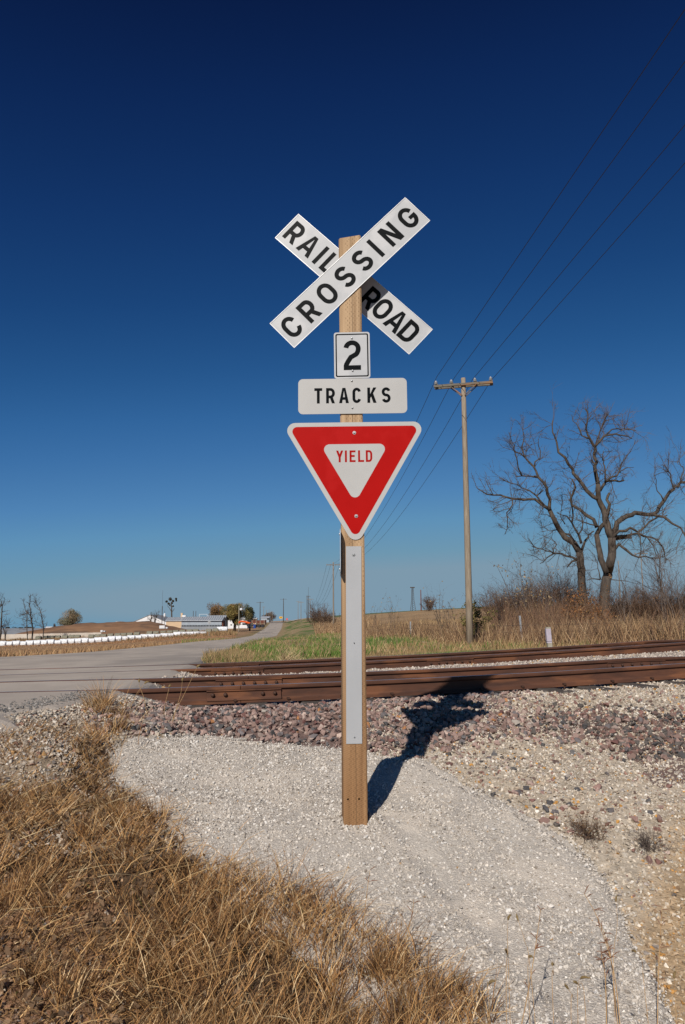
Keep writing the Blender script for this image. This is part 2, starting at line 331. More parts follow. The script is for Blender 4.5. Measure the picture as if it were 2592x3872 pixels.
class MB:
    def __init__(s): s.v = []; s.f = []; s.m = []
    def add(s, V, F, mi=0):
        b = len(s.v); s.v += [tuple(float(c) for c in p) for p in V]; s.f += [tuple(i + b for i in f) for f in F]; s.m += [mi] * len(F); return s
    def box(s, c, d, rz=0, M_=None, mi=0, taper=1.0):
        V = [(x * d[0] / 2 * (taper if z > 0 else 1), y * d[1] / 2 * (taper if z > 0 else 1), z * d[2] / 2) for x in (-1, 1) for y in (-1, 1) for z in (-1, 1)]
        mt = (Matrix.Translation(c) @ Matrix.Rotation(rz, 4, 'Z')) if M_ is None else (Matrix.Translation(c) @ M_)
        V = [mt @ Vector(p) for p in V]
        return s.add(V, [(0, 1, 3, 2), (4, 6, 7, 5), (0, 4, 5, 1), (2, 3, 7, 6), (0, 2, 6, 4), (1, 5, 7, 3)], mi)
    def bar(s, a, b, w, h, mi=0):
        a = Vector([float(q) for q in a]); b = Vector([float(q) for q in b]); d = b - a; q = d.to_track_quat('Y', 'Z').to_matrix().to_4x4()
        return s.box((a + b) / 2, (w, d.length, h), M_=q, mi=mi)
    def tube(s, P, rad, n=8, mi=0, cap=True):
        P = [Vector([float(q) for q in p]) for p in P]
        if isinstance(rad, (int, float)): rad = [rad] * len(P)
        b = len(s.v); ref = Vector((.31, .87, .12)).normalized()
        for i, p in enumerate(P):
            t = (P[min(i + 1, len(P) - 1)] - P[max(i - 1, 0)]).normalized()
            u = t.cross(ref);
            if u.length < .2: u = t.cross(Vector((1, 0, 0)))
            u.normalize(); v = t.cross(u)
            for k in range(n):
                a = 2 * math.pi * k / n; s.v.append(tuple(p + (u * math.cos(a) + v * math.sin(a)) * rad[i]))
        for i in range(len(P) - 1):
            for k in range(n):
                s.f.append((b + i * n + k, b + i * n + (k + 1) % n, b + (i + 1) * n + (k + 1) % n, b + (i + 1) * n + k)); s.m.append(mi)
        if cap: s.f.append(tuple(b + k for k in range(n))[::-1]); s.m.append(mi); s.f.append(tuple(b + (len(P) - 1) * n + k for k in range(n))); s.m.append(mi)
        return s
    def lathe(s, prof, c=(0, 0, 0), n=12, axis='Z', mi=0):
        P = []; c = Vector(c); q = {'Z': Matrix.Identity(3), 'Y': Matrix.Rotation(R(90), 3, 'X'), 'X': Matrix.Rotation(R(90), 3, 'Y')}[axis]
        b = len(s.v)
        for r, z in prof:
            for k in range(n):
                a = 2 * math.pi * k / n; s.v.append(tuple(c + q @ Vector((r * math.cos(a), r * math.sin(a), z))))
        for i in range(len(prof) - 1):
            for k in range(n): s.f.append((b + i * n + k, b + i * n + (k + 1) % n, b + (i + 1) * n + (k + 1) % n, b + (i + 1) * n + k)); s.m.append(mi)
        s.f.append(tuple(b + k for k in range(n))[::-1]); s.m.append(mi); s.f.append(tuple(b + (len(prof) - 1) * n + k for k in range(n))); s.m.append(mi)
        return s
    def prism(s, poly, y0, y1, mi=0):     # poly in x,z; extruded along y
        n = len(poly); V = [(x, y0, z) for x, z in poly] + [(x, y1, z) for x, z in poly]
        return s.add(V, [tuple(range(n)), tuple(range(2 * n - 1, n - 1, -1))] + [(i, i + n, (i + 1) % n + n, (i + 1) % n) for i in range(n)], mi)
    def build(s, name, mats, parent=None, bevel=0, smooth_=False, loc=None):
        me = bpy.data.meshes.new(name); me.from_pydata(s.v, [], s.f)
        for q in (mats if isinstance(mats, (list, tuple)) else [mats]): me.materials.append(q)
        me.polygons.foreach_set('material_index', s.m); me.polygons.foreach_set('use_smooth', [smooth_] * len(s.f))
        bm = bmesh.new(); bm.from_mesh(me); bmesh.ops.recalc_face_normals(bm, faces=bm.faces)
        if bevel: bmesh.ops.bevel(bm, geom=[e for e in bm.edges], offset=bevel, segments=1, affect='EDGES')
        bm.to_mesh(me); bm.free(); me.update()
        o = bpy.data.objects.new(name, me); COL.objects.link(o)
        if parent is not None: o.parent = parent
        if loc is not None: o.location = Vector([float(q) for q in loc])
        return o
def copy_tree(o, loc=None, parent=None, rz=None, scale=None):
    c = o.copy(); COL.objects.link(c); c.parent = parent
    if loc is not None: c.location = Vector([float(q) for q in loc])
    if rz is not None: c.rotation_euler = (0, 0, rz)
    if scale is not None: c.scale = scale
    for ch in list(o.children): copy_tree(ch, parent=c)
    return c
# tubes for many equal-length polylines at once
def tubes(P, Rd, sides=3):
    n, k, _ = P.shape; T = np.empty_like(P); T[:, 1:-1] = P[:, 2:] - P[:, :-2]; T[:, 0] = P[:, 1] - P[:, 0]; T[:, -1] = P[:, -1] - P[:, -2]
    T /= np.linalg.norm(T, axis=2, keepdims=True) + 1e-9
    U = np.cross(T, np.array([.3, .9, .25])); U /= np.linalg.norm(U, axis=2, keepdims=True) + 1e-9; W = np.cross(T, U)
    an = np.arange(sides) * 2 * np.pi / sides
    V = P[:, :, None] + (U[:, :, None] * np.cos(an)[None, None, :, None] + W[:, :, None] * np.sin(an)[None, None, :, None]) * Rd[:, :, None, None]
    idx = np.arange(n * k * sides).reshape(n, k, sides); a = idx[:, :-1]; b = np.roll(a, -1, axis=2); c = idx[:, 1:]; d = np.roll(c, -1, axis=2)
    return V.reshape(-1, 3), np.stack([a, b, d, c], -1).reshape(-1, 4)
def grow(st, di, ln, k, rng, r0, wob=.25, up=.15, r1=.3):
    n = len(st); P = np.zeros((n, k, 3)); P[:, 0] = st; d = di / (np.linalg.norm(di, axis=1, keepdims=True) + 1e-9); s = (ln / (k - 1))[:, None]
    for i in range(1, k):
        d = d + rng.normal(0, wob, (n, 3)); d[:, 2] += up; d /= np.linalg.norm(d, axis=1, keepdims=True); P[:, i] = P[:, i - 1] + d * s
    Rd = np.linspace(1, r1, k)[None, :] * r0[:, None]; return P, Rd
def spawn(P, Rd, per, lnf, rng, k=4, wob=.25, up=.12, ang=.8, rmin=.004, tmin=.25, rf=.6):
    n, kk, _ = P.shape; m = n * per; i = np.repeat(np.arange(n), per); t = rng.uniform(tmin, 1, m) * (kk - 1); j = np.minimum(t.astype(int), kk - 2); f = (t - j)[:, None]
    st = P[i, j] * (1 - f) + P[i, j + 1] * f; dr = P[i, j + 1] - P[i, j]; dr /= np.linalg.norm(dr, axis=1, keepdims=True) + 1e-9
    dr = dr + rng.normal(0, ang, (m, 3)); L = np.linalg.norm(P[:, 1:] - P[:, :-1], axis=2).sum(1)[i]
    ln = L * lnf * rng.uniform(.5, 1.3, m); r0 = np.maximum(Rd[i, j] * rf, rmin); return grow(st, dr, ln, k, rng, r0, wob, up)
def join(parts):
    V, F, C, b = [], [], [], 0
    for p in parts:
        V.append(p[0]); F.append(p[1] + b); b += len(p[0])
        if len(p) > 2: C.append(p[2])
    return (np.vstack(V), np.vstack(F)) + ((np.vstack(C),) if C else ())
def blades(P, L, W, azm, el, curl, C, k=4, rng=None):
    """curved ribbons: start elevation el, bending down by curl along the length"""
    n = len(P); V = np.zeros((n, k, 2, 3)); pos = P.copy(); side = np.stack([-np.sin(azm + 1.2), np.cos(azm + 1.2), np.zeros(n)], 1)
    s = L / (k - 1)
    for i in range(k):
        wd = (W * (1 - .8 * (i / (k - 1)) ** 1.5))[:, None] / 2; V[:, i, 0] = pos - side * wd; V[:, i, 1] = pos + side * wd
        e = el - curl * (i / (k - 1)); pos = pos + np.stack([np.cos(e) * np.cos(azm), np.cos(e) * np.sin(azm), np.sin(e)], 1) * s[:, None]
        azm = azm + (rng.normal(0, .25, n) if rng is not None else 0)
    idx = np.arange(n * k * 2).reshape(n, k, 2); F = np.stack([idx[:, :-1, 0], idx[:, :-1, 1], idx[:, 1:, 1], idx[:, 1:, 0]], -1).reshape(-1, 4)
    return V.reshape(-1, 3), F, np.repeat(C, k * 2, axis=0)
def leaves(P, s, C, rng):
    n = len(P); a = rng.normal(0, 1, (n, 3)); a /= np.linalg.norm(a, axis=1, keepdims=True); b = np.cross(a, rng.normal(0, 1, (n, 3))); b /= np.linalg.norm(b, axis=1, keepdims=True)
    s = s[:, None]; V = np.stack([P - a * s, P + b * s * .55, P + a * s, P - b * s * .55], 1).reshape(-1, 3); F = np.arange(n * 4).reshape(n, 4); return V, F, np.repeat(C, 4, axis=0)
def stone_variants(nv, npts, rng, flat=.7):
    out = []
    for i in range(nv):
        bm = bmesh.new(); p = rng.normal(0, 1, (npts, 3)); p /= np.linalg.norm(p, axis=1, keepdims=True); p *= rng.uniform(.75, 1, (npts, 1)); p *= np.array([1, rng.uniform(.65, .95), rng.uniform(.45, .8) * flat / .7])
        for q in p: bm.verts.new(q)
        r = bmesh.ops.convex_hull(bm, input=bm.verts); bmesh.ops.delete(bm, geom=[v for v in bm.verts if not v.link_faces], context='VERTS')
        bmesh.ops.triangulate(bm, faces=bm.faces); bm.verts.ensure_lookup_table(); bm.verts.index_update()
        out.append((np.array([v.co[:] for v in bm.verts]), np.array([[v.index for v in f.verts] for f in bm.faces]))); bm.free()
    return out
def scatter(P, S, C, var, rng, tilt=.5):
    parts = []; vi = rng.integers(0, len(var), len(P))
    for k, (v, f) in enumerate(var):
        q = np.where(vi == k)[0]
        if not len(q): continue
        a = rng.uniform(0, 2 * np.pi, len(q)); bx = rng.normal(0, tilt, len(q)); by = rng.normal(0, tilt, len(q))
        ca, sa, cb, sb, cc, sc = np.cos(a), np.sin(a), np.cos(bx), np.sin(bx), np.cos(by), np.sin(by); Z = np.zeros_like(a); O = np.ones_like(a)
        Rz = np.stack([ca, -sa, Z, sa, ca, Z, Z, Z, O], 1).reshape(-1, 3, 3); Rx = np.stack([O, Z, Z, Z, cb, -sb, Z, sb, cb], 1).reshape(-1, 3, 3); Ry = np.stack([cc, Z, sc, Z, O, Z, -sc, Z, cc], 1).reshape(-1, 3, 3)
        T = Rx @ Ry @ Rz; V = np.einsum('nij,vj->nvi', T, v) * S[q][:, None, None] + P[q][:, None]
        F = f[None] + (np.arange(len(q)) * len(v))[:, None, None]
        parts.append((V.reshape(-1, 3), F.reshape(-1, 3), np.repeat(C[q], len(v), axis=0)))
    return join(parts)
def dfence(x, y):     # depth of the old fence line, by direction
    return np.interp(np.asarray(x) / np.maximum(y, 1), [-.03, .035, .10, .165, .24, .44], [80, 62, 50, 38, 35, 30])
def pick(rng, n, table, jit=.25):      # weighted colours with brightness jitter
    w_ = np.array([t[0] for t in table], float); w_ /= w_.sum(); c = np.array([t[1] for t in table])[rng.choice(len(table), n, p=w_)]
    return c * rng.uniform(1 - jit, 1 + jit, (n, 1))
# ------------------------------------------------------------------ ground
MOUND = [(395, 2935), (410, 2880), (470, 2800), (560, 2785), (800, 2785), (1000, 2812), (1290, 2832), (1400, 2850), (1500, 2878), (1600, 2872), (1750, 2960), (1950, 3060), (2120, 3160), (2250, 3260), (2340, 3400), (2400, 3560), (2480, 3700), (2560, 3880), (2600, 4100), (1500, 4100), (1200, 3700), (900, 3450), (700, 3250), (600, 3120), (480, 3020)]
PINK = [(430, 2660), (1000, 2600), (1700, 2580), (1960, 2590), (1900, 2650), (1850, 2695), (2100, 2690), (2592, 2715), (2900, 2720), (2900, 3010), (2480, 2965), (2400, 2860), (2200, 2790), (2000, 2785), (1830, 2785), (1750, 2835), (1600, 2830), (1400, 2850), (1290, 2840), (1000, 2815), (800, 2790), (600, 2790), (420, 2770), (300, 2720)]
GRASS = [(-1300, 2980), (60, 2950), (150, 3000), (240, 2960), (330, 2780), (420, 2810), (410, 2960), (500, 3030), (640, 3120), (700, 3260), (860, 3330), (1050, 3380), (1300, 3470), (1480, 3620), (1680, 3760), (1850, 3872), (1900, 4900), (-1300, 4900)]
def zone_colour(x, y, z):
    P = np.stack([x, y, z], 1); px, py = proj(P); n = len(x)
    jx = (vnoise(x, y, .25, 11) - .5) * 60; jy = (vnoise(x, y, .22, 12) - .5) * 36; qx = px + jx; qy = py + jy
    C = np.empty((n, 3))
    C[:] = (.085, .054, .031)                                                     # dry litter and soil, darkened to paint in shade between the grass blades
    near = y < 16
    right = near & ((inpoly(qx, qy, [(1290, 2600), (4000, 2300), (4000, 4500), (2000, 4500), (1290, 3000)])) | ((x > 1.2) & (y < 16)))
    C[right] = (.44, .375, .295); bl = near & (px < 420) & (py > 3350); C[bl] = (.21, .125, .07)
    org = smooth(2350, 2650, qx + (qy - 3300) * .35) * smooth(2900, 3200, qy) * right
    C = C * (1 - org[:, None]) + np.array([.40, .285, .17]) * org[:, None]
    m = near & inpoly(qx, qy, PINK); C[m] = (.17, .115, .10)
    u = y - rail_y(0, x)
    m = (u > -.1) & (y < rail_y(3, x) + 1.2); C[m] = (.40, .35, .30)
    up = near & (u < -.2) & (x < -1.1) & ~inpoly(qx, qy, GRASS) & ~inpoly(qx, qy, PINK); C[up] = (.28, .215, .15)
    re = itp(RE, y); dr = x - re; sh = (y < 24) * (1 - smooth(.10, .45, dr + (vnoise(x, y, .3, 13) - .5) * .4)) * (dr > -1)
    C = C * (1 - sh[:, None]) + np.array([.19, .185, .18]) * sh[:, None]
    far = (y > rail_y(3, x) + 1.0); n1 = vnoise(x, y, 2.2, 6); n2 = vnoise(x, y, 7.0, 7)
    straw = np.array([.30, .215, .115]); green = np.array([.08, .135, .025]); k = smooth(.42, .62, n1 * .55 + n2 * .45)
    k = np.clip(k + smooth(.12, .19, x / np.maximum(y, 1)) * .7, 0, 1)
    lane = x - re; k = np.clip(k + (1 - smooth(.4, 3.0, lane)) * .9, 0, 1)      # straw verge by the road
    cf = green + (straw - green) * k[:, None]
    dfc = dfence(x, y); rgt = smooth(-3, 1, y - dfc) * (x > -.03 * y); k = k; field = np.array([.33, .215, .11]) * (.85 + .3 * vnoise(x, y, 5, 8))[:, None]
    cf = cf * (1 - rgt[:, None]) + field * rgt[:, None]
    lft = smooth(0, 1, (itp(LE, y) - x)); vg = np.array([.30, .185, .10]) * (.8 + .4 * vnoise(x, y, 4, 14))[:, None]; gk = (1 - smooth(.5, 3, itp(LE, y) - x)) * .6
    vg = vg * (1 - gk[:, None]) + np.array([.16, .15, .06]) * gk[:, None]; cf = cf * (1 - lft[:, None]) + vg * lft[:, None]
    dg = smooth(330, 360, y) * (x > -12); cf = cf * (1 - dg[:, None]) + np.array([.10, .13, .06]) * dg[:, None]
    C[far] = cf[far]; return C
th = np.concatenate([np.linspace(-R(50), R(50), 560), np.linspace(R(50), 2 * np.pi - R(50), 44)[1:-1]])
rd = np.concatenate([[.3, 1.0, 2.0], np.geomspace(2.6, 24, 420), np.geomspace(24.3, 2600, 260)])
TH, RD = np.meshgrid(th, rd); gx = (np.sin(TH) * RD).ravel(); gy = (np.cos(TH) * RD).ravel(); gz = g(gx, gy)
nT, nR = len(th), len(rd); idx = np.arange(nT * nR).reshape(nR, nT); a = idx[:-1]; b = np.roll(idx, -1, 1)[:-1]; c = np.roll(idx, -1, 1)[1:]; d = idx[1:]
GF = np.stack([a, b, c, d], -1).reshape(-1, 4)
o = raw('ground', np.stack([gx, gy, gz], 1), GF, M['ground'], C=zone_colour(gx, gy, gz), smooth_=True); tag(o, kind='structure')
# pale gravel mound, a skin a little above the ground
xs = np.arange(-1.9, 3.4, .02); ys = np.arange(2.2, 7.4, .02); X, Y = np.meshgrid(xs, ys); Xf, Yf = X.ravel(), Y.ravel(); Zf = g(Xf, Yf)
px, py = proj(np.stack([Xf, Yf, Zf], 1)); jx = (vnoise(Xf, Yf, .12, 21) - .5) * 36; jy = (vnoise(Xf, Yf, .1, 22) - .5) * 24
inm = inpoly(px + jx, py + jy, MOUND)
dep = sum(inpoly(px + ddx, py + ddy, MOUND).astype(float) for ddx, ddy in ((70, 0), (-70, 0), (0, 50), (0, -50), (35, 25), (-35, -25), (35, -25), (-35, 25))) / 8
Zm = Zf + .004 + .035 * smooth(.4, 1, dep) + (vnoise(Xf, Yf, .045, 23) - .5) * .008
rut = np.exp(-((Xf - (.28 + (4.9 - Yf) * .42)) / .09) ** 2) * (Yf < 5) * (Yf > 3.2); Zm -= rut * .02
IM = inm.reshape(X.shape); idx = np.arange(IM.size).reshape(IM.shape); ok = IM[:-1, :-1] & IM[1:, :-1] & IM[:-1, 1:] & IM[1:, 1:]
MF = np.stack([idx[:-1, :-1][ok], idx[:-1, 1:][ok], idx[1:, 1:][ok], idx[1:, :-1][ok]], 1)
used = np.unique(MF); remap = np.full(IM.size, -1); remap[used] = np.arange(len(used))
o = raw('gravel_mound', np.stack([Xf, Yf, Zm], 1)[used], remap[MF], M['mound'], smooth_=True); tag(o, kind='structure')
ZMG = Zm.reshape(X.shape)
def mound_z(x, y):
    i = np.clip(((y - 2.2) / .02).astype(int), 0, ZMG.shape[0] - 1); j = np.clip(((x + 1.9) / .02).astype(int), 0, ZMG.shape[1] - 1); return ZMG[i, j]
# road
rows = []
def rrow(f, dz=0): rows.append((f, dz))
for off in (-34, -20, -12, -8, -6, -5, -4, -3.4, -3, -2.6, -2.3, -2.0, -1.8, -1.6, -1.4, -1.2, -1.0, -.8, -.6, -.4, -.25): rrow(lambda x, off=off: rail_y(0, x) + off)
for k in range(4):
    if k == 2:
        rrow(lambda x: rail_y(1, x) * .6 + rail_y(2, x) * .4); rrow(lambda x: rail_y(1, x) * .3 + rail_y(2, x) * .7)
    sgn = 1 if k in (0, 2) else -1
    lo, hi = (-.042, .095) if k in (0, 2) else (-.095, .042)
    for off, dz in ((lo - .012, 0), (lo, -.05), (hi, -.05), (hi + .012, 0)): rrow((lambda x, k=k, off=off: rail_y(k, x) + off * 1.04), dz)
for yy in (.6, 1.5, 3): rrow(lambda x, yy=yy: rail_y(3, x) + yy)
for yy in list(range(20, 60, 3)) + list(range(60, 421, 10)): rrow((lambda x, yy=yy: np.maximum(yy, rail_y(3, x) + 3.5 + 0 * x) if yy == 20 else yy + 0 * x))
nc = 25; RV = []
for f, dz in rows:
    y = f(np.array([-2.5]))[0]; xl = itp(LE, y); xr = itp(RE, y); xx = np.linspace(xl, xr, nc)
    for _ in range(3): yy = f(xx); xx = np.linspace(itp(LE, yy[0]), itp(RE, yy[-1]), nc)
    if -5 < y < 22: xx[-1] += (random.Random(int(y * 91)).random() - .5) * .18
    z = road_z(xx, yy) + dz; crown = .03 * (1 - (np.linspace(-1, 1, nc)) ** 2) * smooth(20, 30, yy); z = z + crown
    sk = []
    for (w1, dz1) in ((.08, -.012), (.18, -.05), (.27, -.13)):
        w1 = w1 * (1 + .5 * (random.Random(int(y * 57 + w1 * 9)).random() - .5)); sk.append((w1, dz1))
    Lx = [(xx[0] - w_, yy[0], z[0] + d_) for w_, d_ in sk[::-1]]; Rx_ = [(xx[-1] + w_, yy[-1], z[-1] + d_) for w_, d_ in sk]
    RV.append(np.array(Lx + [(a_, b_, c_) for a_, b_, c_ in zip(xx, yy, z)] + Rx_))
RV = np.array(RV); nc += 6; idx = np.arange(len(rows) * nc).reshape(len(rows), nc); RFc = np.stack([idx[:-1, :-1], idx[:-1, 1:], idx[1:, 1:], idx[1:, :-1]], -1).reshape(-1, 4)
o = raw('road', RV.reshape(-1, 3), RFc, M['road']); tag(o, kind='structure')
# far side road turning right behind the junction
jn = [foot(1022, 385), foot(1075, 388), foot(1130, 392), foot(1200, 400)]
mb = MB(); V = []
for p in jn: V += [(p[0], p[1] - 6, G(p[0], p[1] - 6) + .25), (p[0], p[1] + 6, G(p[0], p[1] + 6) + .25)]
mb.add(V, [(0, 2, 3, 1), (2, 4, 5, 3), (4, 6, 7, 5)]); tag(mb.build('side_road', M['road']), kind='structure')
# ------------------------------------------------------------------ rails
PROF = [(-.07, 0), (-.07, .012), (-.013, .032), (-.009, .05), (-.009, .122), (-.033, .134), (-.036, .150), (-.036, .164), (-.030, .171), (.030, .171), (.036, .164), (.036, .150), (.033, .134), (.009, .122), (.009, .05), (.013, .032), (.07, .012), (.07, 0)]
def zrt(k): return zt1 if k < 2 else zt2
def rail_pt(k, x, off=0, dz=0):
    s = S1 if k < 2 else S2; K = math.sqrt(1 + s * s); return Vector((float(x - off * s / K), float(rail_y(k, x) + off / K), float(zrt(k)(x)) + dz))
def x_at_px(k, px):
    r = ray(px, 2560); s = S1 if k < 2 else S2; y0 = rail_y(k, 0); d = y0 / (1 - s * r[0]); return r[0] * d
tr_e = []
for t, (lab) in enumerate(('rusty railway track nearest the sign post, passing just behind it', 'second rusty railway track farther from the sign, next to the grass verge')):
    tr_e.append(empty('railway_track', (0, 0, 0), lab, 'railway track', 'railway tracks across the road'))
def rail_piece(k, xa, xb):
    xs_ = np.arange(xa, xb, .35).tolist() + [xb]; n = len(PROF); V = []
    for x in xs_:
        for o_, h in PROF: p = rail_pt(k, x, o_, h - .171); V.append(p)
    F = []; MI = []
    for i in range(len(xs_) - 1):
        for j in range(n):
            F.append((i * n + j, i * n + (j + 1) % n, (i + 1) * n + (j + 1) % n, (i + 1) * n + j)); MI.append(1 if j in (8,) else 0)
    F.append(tuple(range(n))); MI.append(0); F.append(tuple((len(xs_) - 1) * n + j for j in range(n))[::-1]); MI.append(0)
    me = bpy.data.meshes.new('rail'); me.from_pydata([tuple(v) for v in V], [], F); me.materials.append(M['rust']); me.materials.append(M['railtop']); me.polygons.foreach_set('material_index', MI); me.update()
    o = bpy.data.objects.new('rail', me); COL.objects.link(o); o.parent = tr_e[k // 2]; return o
JN = {0: [908], 1: [937, 2405], 2: [912, 1705], 3: [886, 2380]}
for k in range(4):
    cuts = [-14] + [float(x_at_px(k, p)) for p in JN[k]] + [45]
    for i in range(len(cuts) - 1): rail_piece(k, cuts[i] + (.006 if i else 0), cuts[i + 1])
bolt_m = MB().lathe([(.018, 0), (.018, .012), (.013, .024), (.004, .028)], n=8, axis='Y')
def bolt_mesh():
    me = bpy.data.meshes.new('bolt'); me.from_pydata(bolt_m.v, [], bolt_m.f); me.materials.append(M['rust_dark']); return me
BOLT = bolt_mesh()
JB = [(0, 782, 1062), (1, 815, 1065), (2, 797, 995), (3, 800, 978), (2, 1614, 1790), (1, 2296, 2515), (3, 2300, 2440)]
for k, pa, pb in JB:
    xa, xb = float(x_at_px(k, pa)), float(x_at_px(k, pb)); mb = MB(); N_ = 6
    V = []
    for i in range(N_ + 1):
        x = xa + (xb - xa) * i / N_
        for o_, h in ((-.022, .036), (-.052, .028), (-.050, .042), (-.028, .062), (-.026, .108), (-.040, .122), (-.032, .130), (-.011, .124)): V.append(rail_pt(k, x, o_, h - .171))
    n = 8; F = [(i * n + j, i * n + (j + 1) % n, (i + 1) * n + (j + 1) % n, (i + 1) * n + j) for i in range(N_) for j in range(n)] + [tuple(range(n)), tuple(N_ * n + j for j in range(n))[::-1]]
    jb = mb.add(V, F).build('joint_bar', M['rust'], tr_e[k // 2])
    for i in range(6):
        if k in (0,) and i in (2, 3): continue
        x = xa + (xb - xa) * (i + .5) / 6; b_ = bpy.data.objects.new('bolt', BOLT); COL.objects.link(b_); b_.parent = jb; b_.location = rail_pt(k, x, -.027, .086 - .171); b_.scale = (1.15,) * 3
# ties and spikes
TIE = MB(); TIE.box((0, 0, 0), (.22, 2.6, .16)); tm = TIE.build('tie', M['tie'], tr_e[0], bevel=.012); tie_mesh = tm.data
SPK = MB().box((0, 0, .012), (.03, .045, .022)).box((0, .0, -.02), (.016, .016, .06)); sp0 = SPK.build('spike', M['rust_dark'], tr_e[0], bevel=.003)
first = True; rng = np.random.default_rng(5)
for t, k in ((0, 0), (1, 2)):
    s = S1 if t == 0 else S2; x = -2.2 if t == 0 else -2.2
    while x < (9 if t == 0 else 13):
        o = tm if first else bpy.data.objects.new('tie', tie_mesh)
        if not first: COL.objects.link(o); o.parent = tr_e[t]
        c = (rail_pt(k, x) + rail_pt(k + 1, x)) / 2; o.location = c + Vector((0, 0, -.171 - .082 + rng.normal(0, .004))); o.rotation_euler = (0, 0, math.atan(s) + rng.normal(0, .02))
        for kk in ((k, k + 1) if t == 0 else (k,)):
            q = sp0 if first and kk == k else bpy.data.objects.new('spike', sp0.data)
            if q is not sp0: COL.objects.link(q); q.parent = tr_e[t]
            q.location = rail_pt(kk, x + rng.normal(0, .03), -.062, -.155); q.rotation_euler = (0, 0, math.atan(s))
        first = False; x += .53 + rng.normal(0, .02)
# ------------------------------------------------------------------ stones
rng = np.random.default_rng(7)
VAR = stone_variants(14, 11, rng); SMALL = stone_variants(10, 7, rng)
PINKC = [(5, (.31, .215, .185)), (4, (.24, .16, .135)), (2.5, (.39, .30, .255)), (2.2, (.10, .095, .095)), (1.2, (.17, .15, .15)), (.15, (.34, .16, .07)), (1, (.16, .08, .07)), (.4, (.42, .37, .32))]
DARKC = [(4, (.15, .10, .085)), (4, (.11, .095, .085)), (2, (.22, .12, .10)), (1.5, (.08, .075, .075)), (.6, (.30, .17, .13))]
TANC = [(5, (.48, .41, .325)), (3, (.57, .51, .43)), (2, (.36, .29, .22)), (1, (.30, .26, .23)), (.35, (.50, .26, .07)), (.5, (.26, .15, .12)), (.7, (.64, .60, .54))]
ORGC = [(5, (.42, .31, .20)), (4, (.46, .38, .28)), (.8, (.50, .26, .08)), (1, (.30, .20, .12)), (.8, (.6, .54, .45))]
PALEC = [(6, (.55, .50, .44)), (4, (.47, .42, .365)), (3, (.63, .585, .53)), (.6, (.66, .63, .58)), (1.6, (.29, .25, .21)), (.12, (.40, .26, .14))]
def rect(n, x0, x1, y0, y1):
    x = rng.uniform(x0, x1, n); y = rng.uniform(y0, y1, n); return x, y
bed = MB(); 
# pink ballast: 300 largest-looking pieces singly, the rest joined
x, y = rect(52000, -3.2, 11, 6.0, 12.2); u = y - rail_y(0, x); k = (u > -2.9) & (u < -.02); x, y, u = x[k], y[k], u[k]
z = g(x, y); px, py = proj(np.stack([x, y, z], 1)); jx = rng.normal(0, 60, len(x)); jy = rng.normal(0, 22, len(x))
inn = inpoly(px + jx, py + jy, PINK) & (x > itp(RE, y) + .35) & (px < 3600) & ~inpoly(px, py, MOUND); x, y, z, px, py = x[inn], y[inn], z[inn], px[inn], py[inn]
sz = rng.gamma(6, .0037, len(x)) + .0075; sz = np.minimum(sz, .05); dark = rng.random(len(x)) < smooth(1900, 2300, px); C = np.where(dark[:, None], pick(rng, len(x), DARKC), pick(rng, len(x), PINKC))
under = (y - rail_y(0, x)) > -.35; sz = np.where(under, sz * .8, sz); z = z + sz * .15 + rng.uniform(0, .02, len(x)) * ~under
P = np.stack([x, y, z], 1); sc = np.where((px > 0) & (px < 2592), sz / y, 0); order = np.argsort(-sc); big = order[:300]; rest = order[300:]
ball = raw('ballast_bed', *scatter(P[rest], sz[rest], C[rest], VAR, rng)[:2], M['stone'], C=None) if False else None
V, F, CC = scatter(P[rest], sz[rest], C[rest], VAR, rng)
bedo = empty('ballast_bed', (0, 0, 0), kind='structure')
o = raw('loose_ballast', V, F, M['stone'], parent=bedo, C=CC); tag(o, kind='stuff')
cmats = []
for i in range(8):
    c = PINKC[i][1]; cmats.append(mat('ballast_stone_tone', c, tuple(q * .7 for q in c), scale=40, rough=.9, bump=.3, bscale=150, dist=.002))
SM = {}
for j, q in enumerate(big):
    vi = int(rng.integers(0, len(VAR))); ci = int(rng.choice(8, p=np.array([5, 4, 2, 2.4, 1.4, .1, 1, .4]) / 16.3)); key = (vi, ci)
    if key not in SM:
        me = bpy.data.meshes.new('stone'); me.from_pydata([tuple(v) for v in VAR[vi][0]], [], [tuple(int(a_) for a_ in f) for f in VAR[vi][1]]); me.materials.append(cmats[ci]); SM[key] = me
    o = bpy.data.objects.new('stone', SM[key]); COL.objects.link(o); o.parent = bedo; o.location = Vector(P[q].tolist()); o.scale = (float(sz[q]),) * 3; o.rotation_euler = (rng.normal(0, .5), rng.normal(0, .5), rng.uniform(0, 6.28))
# pale gravel on the mound
x, y = rect(230000, -1.9, 3.2, 2.4, 7.3); z = mound_z(x, y); px, py = proj(np.stack([x, y, g(x, y)], 1)); k = inpoly(px + (rng.random(len(x)) - .5) * 50, py + (rng.random(len(x)) - .5) * 40, MOUND); x, y, z, px = x[k], y[k], z[k], px[k]
fine = np.exp(-((x - (.28 + (4.9 - y) * .42)) / .10) ** 2) * (y < 5.0); k = (rng.random(len(x)) > fine * .6) & (vnoise(x, y, .35, 31) * .5 + rng.random(len(x)) * .8 > .22) & (px > -50) & (px < 3400); x, y, z = x[k], y[k], z[k]
n = len(x); sz = np.minimum(rng.gamma(2.8, .0018, n) + .002, .021); C = pick(rng, n, PALEC, .13); wh = (sz > .012) & (rng.random(n) < .22); C[wh] = np.array([.62, .59, .55])
k = ~((np.abs(x - .065) < .085) & (np.abs(y - 4.86) < .09)); x, y, z, sz, C = x[k], y[k], z[k], sz[k], C[k]
